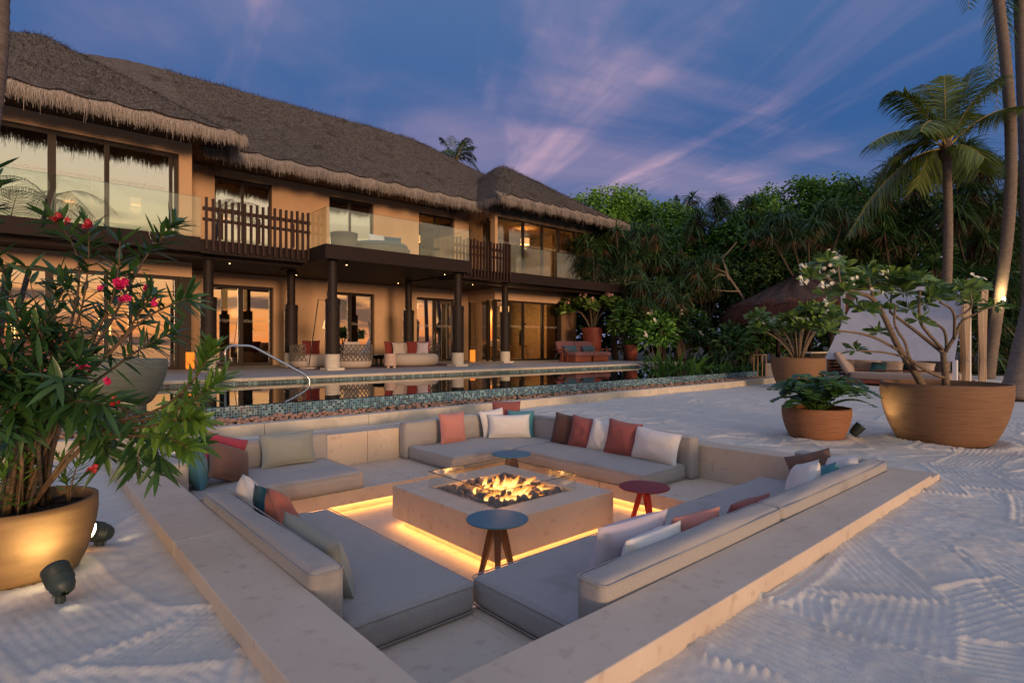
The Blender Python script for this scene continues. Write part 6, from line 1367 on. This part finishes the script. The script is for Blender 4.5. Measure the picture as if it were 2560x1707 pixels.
palm([at(1705, 900, 33) * [1, 1, 0], at(1700, 700, 33), at(1702, 560, 33)], .2, .14, [(at(1660, 510, 33), .8), (at(1745, 505, 33), .8), (at(1690, 490, 33), .3), (at(1755, 540, 33), 1.2), (at(1650, 545, 33), 1.2), (at(1722, 500, 34), .4), (at(1740, 575, 32), 1.4), (at(1680, 505, 34), .6)], 'small dark palm poking out between the broadleaf trees', 9, leafm='darkleaf', ll=.9, nl=28, W=.06)
# palms on the beach behind the camera, seen mirrored in the windows
def crown(c, L_, n, s): r = np.random.default_rng(s); return [(np.asarray(c) + np.array([math.cos(a) * L_, math.sin(a) * L_, r.uniform(-1.6, .8)]), r.uniform(.9, 1.8)) for a in np.arange(n) * 2 * np.pi / n + .3]
palm([(-.3, -4.2, 0), (.5, -4.2, 4.5), (1.6, -4.2, 9.3)], .15, .11, crown((1.6, -4.2, 9.3), 3.2, 9, 1), 'leaning beach palm mirrored in the left windows', 10, leafm='darkleaf', nl=24)
palm([(10.6, -7.5, 0), (11.4, -7.5, 6), (12.3, -7.5, 11.6)], .2, .14, crown((12.3, -7.5, 11.6), 3.4, 11, 2), 'upright beach palm mirrored in the upper windows', 11, leafm='darkleaf', nl=26)
# lamp strapped to the leaning trunk
lp = at(2502, 752, 19.25)
tl = thing('trunk_uplight', tuple(lp), 'small uplight glowing on the leaning palm trunk', 'spotlight')
MB().lathe([(.10, -.02), (.10, .0), (.06, .005)], lp - CF * .12, 16).build('plate', M['lampgreen'], tl); MB().lathe([(.045, .006), (.045, .10)], lp - CF * .12, 14).build('lamp_body', M['lampspot'], tl)
point(tl, tuple(lp - CF * .16 + np.array([0, 0, .28])), 13, (1, .72, .32), .05)

# --- screw pines, broadleaf trees and understorey
def screw_pine(heads, d, base, label, bl=.88, nb=58, seed=0, dead=24, mt='pandan', W=.052, up=.1):
    r = np.random.default_rng(seed); heads = [(x + r.normal(0, 22) * j, y + r.normal(0, 22) * j) for x, y in heads for j in (0, 1, 1, 1, 1, 1)]; c = np.mean([at(x, y, d) for x, y in heads], 0); b = at(base[0], 900, d + .5); b[2] = .03
    t = thing('screw_pine', tuple(b), label, 'tree', 'screw pines of the garden edge'); lb = LB(); db = LB()
    fork = b * .45 + c * .55 - np.array([0, 0, .6]); MB().tube(bez(b, (b + fork) / 2 + rdirs(1)[0] * .3, fork, 8), np.linspace(.13, .09, 8), 8).build('trunk', M['darkbark'], t, True)
    for k, (x, y) in enumerate(heads):
        p = at(x, y, d + r.uniform(-1.3, 1.3))
        if k % 6 == 0: MB().tube(bez(fork, (fork + p) / 2 - np.array([0, 0, .3]), p, 8), np.linspace(.06, .04, 8), 6).build('limb', M['darkbark'], t, True)
        D = rdirs(nb, up - .1, 1.0, r); N_ = unit(np.array([0, 0, 1.0]) + r.normal(0, .3, (nb, 3)))
        lb.leaves(p + D * .05, D, N_, bl * r.uniform(.6, 1.25, nb), W * r.uniform(.7, 1.2, nb), r.uniform(.35, 1.15, nb), 6, 'blade', .12)
        if dead:
            D = unit(rdirs(dead, -1, -.3, r) * [.7, .7, 1]); db.leaves(p - np.array([0, 0, .1]) + D * .03, D, rdirs(dead, -.2, .2, r), bl * r.uniform(.4, .8, dead), W * .6, .1, 4, 'blade', .1, False)
    lb.build('foliage', M[mt], t, kind='stuff')
    if dead: db.build('dead_leaf_skirt', M['deadleaf'], t, kind='stuff')
    return t
screw_pine([(1500, 610), (1540, 575), (1590, 575), (1640, 600), (1565, 640), (1612, 650), (1480, 650), (1530, 680), (1660, 640), (1460, 600)], 27.5, (1560, 900), 'rounded screw pine just right of the thatched eave', seed=1, dead=14)
screw_pine([(1740, 548), (1790, 520), (1832, 540), (1780, 590), (1735, 600), (1832, 595), (1700, 620), (1850, 560)], 28.5, (1860, 900), 'screw pine with dry leaf skirts reaching above the pavilion path', seed=2, dead=20)
screw_pine([(1645, 720), (1600, 765), (1685, 740), (1645, 800), (1590, 700), (1690, 800)], 25.5, (1650, 900), 'low screw pine drooping over the deck end', seed=3, dead=16)
screw_pine([(1735, 660), (1785, 655), (1705, 705), (1762, 720), (1800, 700)], 26.5, (1790, 900), 'screw pine in front of the bare forked branches', seed=4, dead=20)
screw_pine([(1970, 560), (2062, 548), (2112, 540), (1925, 585), (2020, 590), (2150, 560)], 25.5, (2010, 900), 'screw pine with long dry skirts above the pavilion', seed=5, dead=26)
screw_pine([(2200, 470), (2250, 430), (2180, 540), (2292, 480), (2240, 560), (2312, 560), (2170, 620), (2270, 640), (2210, 580)], 26, (2240, 900), 'dense screw pine left of the young coconut palm', bl=1.2, nb=62, seed=6, dead=16, mt='darkleaf')
screw_pine([(2422, 385), (2462, 410), (2400, 450), (2440, 475), (2482, 520), (2412, 560), (2462, 600), (2380, 520)], 25, (2430, 900), 'tall screw pine between the young palm and the leaning trunk', bl=1.2, nb=62, seed=7, dead=22)
screw_pine([(2545, 425), (2570, 480), (2535, 560), (2575, 620), (2545, 700), (2600, 540)], 25, (2560, 900), 'screw pine at the right edge behind the thick trunks', bl=1.2, nb=62, seed=8, dead=12)
screw_pine([(2190, 690), (2252, 700), (2322, 690), (2420, 690), (2442, 770), (2380, 770), (2300, 780), (2210, 790)], 24.5, (2330, 900), 'low screw pine thicket behind the cabana', bl=1.3, nb=62, seed=9, dead=20, mt='darkleaf')
screw_pine([(2500, 700), (2545, 790), (2470, 850), (2560, 870), (2510, 790)], 24, (2520, 900), 'low screw pine thicket behind the leaning trunk base', bl=1.3, nb=62, seed=10, dead=14)

def broadleaf(cx_p, cy_p, d, rx, rz, label, mt, n=5200, ls=.20, seed=0, clumps=46):
    r = np.random.default_rng(seed); c = at(cx_p, cy_p, d); b = c.copy(); b[2] = .03
    t = thing('broadleaf_tree', tuple(b), label, 'tree', 'broadleaf trees of the garden edge')
    MB().tube(bez(b, (b + c) / 2 + rdirs(1, 0, .2, r)[0] * .5, c, 10), np.linspace(.2, .07, 10), 8).build('trunk', M['bark'], t, True)
    cl = c + rdirs(clumps, -.6, 1, r) * np.array([rx, rx, rz]) * (r.uniform(.35, 1, clumps) ** .5)[:, None]
    for k in range(0, clumps, 5): MB().tube(bez(c - np.array([0, 0, rz * .5]), (c + cl[k]) / 2, cl[k], 6), np.linspace(.06, .015, 6), 5).build('limb', M['bark'], t, True)
    i = r.integers(0, clumps, n); cr0 = r.uniform(.35, .75, clumps)[i][:, None]; dd = rdirs(n, -.5, 1, r); P = cl[i] + dd * cr0 * (r.uniform(.4, 1.05, (n, 1)))
    D = unit(dd + rdirs(n, -.6, .5, r) * .8); LB().leaves(P, D, unit(np.array([0, 0, .35]) + dd * .9 - CF * .35 + r.normal(0, .3, (n, 3))), ls * r.uniform(.6, 1.25, n), ls * .55, .2, 4, 'oval', .15).build('crown', M[mt], t, kind='stuff'); return t
broadleaf(1475, 565, 32, 1.9, 2.0, 'bright green tree just behind the right end of the roof', 'brightleaf', seed=1)
broadleaf(1570, 560, 33, 2.0, 1.9, 'bright green leafy tree, second behind the roof end', 'brightleaf', seed=2)
broadleaf(1660, 590, 32, 1.8, 1.7, 'bright green tree beside the small dark palm', 'brightleaf', seed=3)
broadleaf(1900, 590, 29, 1.6, 1.8, 'rounded green tree left of the dry skirted screw pine', 'broadleaf', seed=4)
broadleaf(1990, 550, 31, 2.2, 2.0, 'tall glossy green tree in the middle of the garden edge', 'broadleaf', 7000, seed=5)
broadleaf(2085, 545, 31, 1.9, 1.9, 'glossy green tree left of the young coconut palm', 'broadleaf', 6000, seed=6)
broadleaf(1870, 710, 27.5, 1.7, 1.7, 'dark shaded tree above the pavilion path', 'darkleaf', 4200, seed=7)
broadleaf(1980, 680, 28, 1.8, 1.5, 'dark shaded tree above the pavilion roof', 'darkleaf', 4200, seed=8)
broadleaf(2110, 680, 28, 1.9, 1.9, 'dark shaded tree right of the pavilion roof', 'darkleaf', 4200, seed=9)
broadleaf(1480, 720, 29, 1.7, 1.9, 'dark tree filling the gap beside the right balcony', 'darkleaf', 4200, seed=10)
broadleaf(1540, 640, 30, 1.7, 1.3, 'mid green leafy tree between the balcony end and the rounded screw pine', 'broadleaf', 4800, seed=11)
broadleaf(1690, 650, 29.5, 1.6, 1.4, 'mid green leafy tree under the small dark palm', 'broadleaf', 4200, seed=12)
broadleaf(1850, 620, 28, 1.3, 1.3, 'creeper covered green tree behind the bare forked branch', 'broadleaf', 4200, seed=13)
broadleaf(2170, 560, 29, 1.5, 1.6, 'green tree behind the hanging frond of the young palm', 'broadleaf', 4200, seed=14)
# bare forked branches
fb_ = thing('bare_branch', tuple(at(1870, 900, 25) * [1, 1, 0]), 'pale bare forked branch in the shade left of the pavilion', 'branch')
MB().tube([at(1862, 800, 25.2) * [1, 1, 0], at(1858, 745, 25), at(1820, 690, 25), at(1805, 645, 25)], [.06, .06, .05, .04], 7).build('trunk', M['bark'], fb_, True)
for pts in ([(1805, 645), (1825, 625), (1842, 605)], [(1822, 700), (1812, 680), (1780, 668)], [(1812, 690), (1800, 685), (1780, 700)], [(1850, 728), (1820, 728), (1782, 724)]): MB().tube([at(x, y, 24.9) for x, y in pts], [.035, .028, .018], 6).build('limb', M['bark'], fb_, True)
# far dark mass of woodland behind
n = 26000; px_ = rng.uniform(1380, 2750, n); py_ = 880 - (rng.uniform(0, 1, n) ** .8) * (310 + 30 * np.sin(px_ / 60) + 60 * (px_ > 2150)); dd = rng.uniform(34, 42, n)
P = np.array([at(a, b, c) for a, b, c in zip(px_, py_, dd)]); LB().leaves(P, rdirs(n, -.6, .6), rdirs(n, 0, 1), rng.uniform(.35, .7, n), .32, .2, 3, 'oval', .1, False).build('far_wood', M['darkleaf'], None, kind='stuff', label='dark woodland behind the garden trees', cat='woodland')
# understorey
def clump(px, d, hgt, spread, n, W, label, mt='fern', seed=0, shape='blade', droop=.6, name='fern', dz=0.0, pos=None):
    r = np.random.default_rng(seed); b = at(px, 900, d) if pos is None else np.array(pos, float); b[2] = dz if pos is None else pos[2]
    t = thing(name, tuple(b), label, 'plant', 'understorey plants'); a = r.uniform(0, 2 * np.pi, n); q = r.uniform(0, spread * .35, n); B = b + np.stack([q * np.cos(a), q * np.sin(a), np.zeros(n)], 1)
    el = r.uniform(.5, 1.45, n); D = np.stack([np.cos(a) * np.cos(el), np.sin(a) * np.cos(el), np.sin(el)], 1); LB().leaves(B, D, unit(np.array([0, 0, 1.0]) + r.normal(0, .3, (n, 3))), hgt * r.uniform(.6, 1.2, n), W, droop * r.uniform(.5, 1.3, n), 7, shape, .12).build('foliage', M[mt], t, kind='stuff'); return t
clump(1690, 20.8, 1.5, 2.6, 190, .12, 'bright sword fern clump at the end of the deck', seed=1); clump(1745, 20.3, 1.2, 2.2, 120, .10, 'lower sword fern clump by the pool end', seed=2); clump(1640, 24, 1.2, 2, 110, .12, 'fern clump behind the small red pot', seed=3, dz=.1)
clump(1800, 20.5, 1.0, 2.0, 90, .10, 'dark fern clump right of the bright ferns', 'darkleaf', seed=4); clump(1850, 21, 1.1, 2.2, 90, .12, 'dark leafy clump beside the thin lantern frame', 'darkleaf', seed=5); clump(1780, 24, 1.6, 2.4, 60, .14, 'dark palm-like seedling in the shade', 'darkleaf', seed=6)
clump(0, 0, .62, .5, 190, .035, 'feathery green bush in the small red pot', 'fern', 7, 'blade', .35, 'bush', pos=(20.5, 15.2, D0 + .62))
clump(1900, 22.5, 1.0, 2.4, 80, .12, 'dark leafy clump behind the stone bollard', 'darkleaf', seed=8); clump(1720, 25, 1.5, 2.2, 90, .14, 'leafy clump in the deep shade behind the ferns', 'darkleaf', seed=9)
clump(2420, 23, 1.0, 3.0, 90, .06, 'grassy tuft under the palms', 'darkleaf', seed=10); clump(2550, 22.5, 1.2, 3.0, 90, .06, 'grassy tuft at the right edge under the palms', 'darkleaf', seed=11)
clump(0, 0, .5, .5, 26, .10, 'leafy plant behind the central balcony daybed', 'darkleaf', 12, 'blade', .4, 'plant', pos=(9.7, 18.2, ST + .3))
def shrub(px, py, d, r0, n, ls, mt, label, seed, fl=0):
    r = np.random.default_rng(seed); c = at(px, py, d); b = c * [1, 1, 0]; t = thing('shrub', tuple(b), label, 'shrub', 'understorey shrubs')
    for k in range(6): e = c + rdirs(1, -.2, .8, r)[0] * r0 * .7; MB().tube(bez(b + rdirs(1, 0, .1, r)[0] * .1, (b + e) / 2, e, 6), np.linspace(.025, .008, 6), 5).build('stem', M['bark'], t, True)
    dd = rdirs(n, -.7, 1, r); P = c + dd * r0 * (r.uniform(.45, 1.05, (n, 1))); LB().leaves(P, unit(dd + rdirs(n, -.4, .6, r)), unit(np.array([0, 0, .5]) + dd * .6 - CF * .3 + r.normal(0, .4, (n, 3))), ls * r.uniform(.6, 1.2, n), ls * .3, .25, 4, 'lance', .12).build('foliage', M[mt], t, kind='stuff')
    for k in range(fl):
        fb = LB()
        for q in range(5): flower(fb, c + unit(dd[k * 7] - CF * .6) * r0 * .95 + r.normal(0, .05, 3), -CF, .06, 5, .3, r)
        fb.build('flower_cluster', M['white_petal'], t, kind='stuff')
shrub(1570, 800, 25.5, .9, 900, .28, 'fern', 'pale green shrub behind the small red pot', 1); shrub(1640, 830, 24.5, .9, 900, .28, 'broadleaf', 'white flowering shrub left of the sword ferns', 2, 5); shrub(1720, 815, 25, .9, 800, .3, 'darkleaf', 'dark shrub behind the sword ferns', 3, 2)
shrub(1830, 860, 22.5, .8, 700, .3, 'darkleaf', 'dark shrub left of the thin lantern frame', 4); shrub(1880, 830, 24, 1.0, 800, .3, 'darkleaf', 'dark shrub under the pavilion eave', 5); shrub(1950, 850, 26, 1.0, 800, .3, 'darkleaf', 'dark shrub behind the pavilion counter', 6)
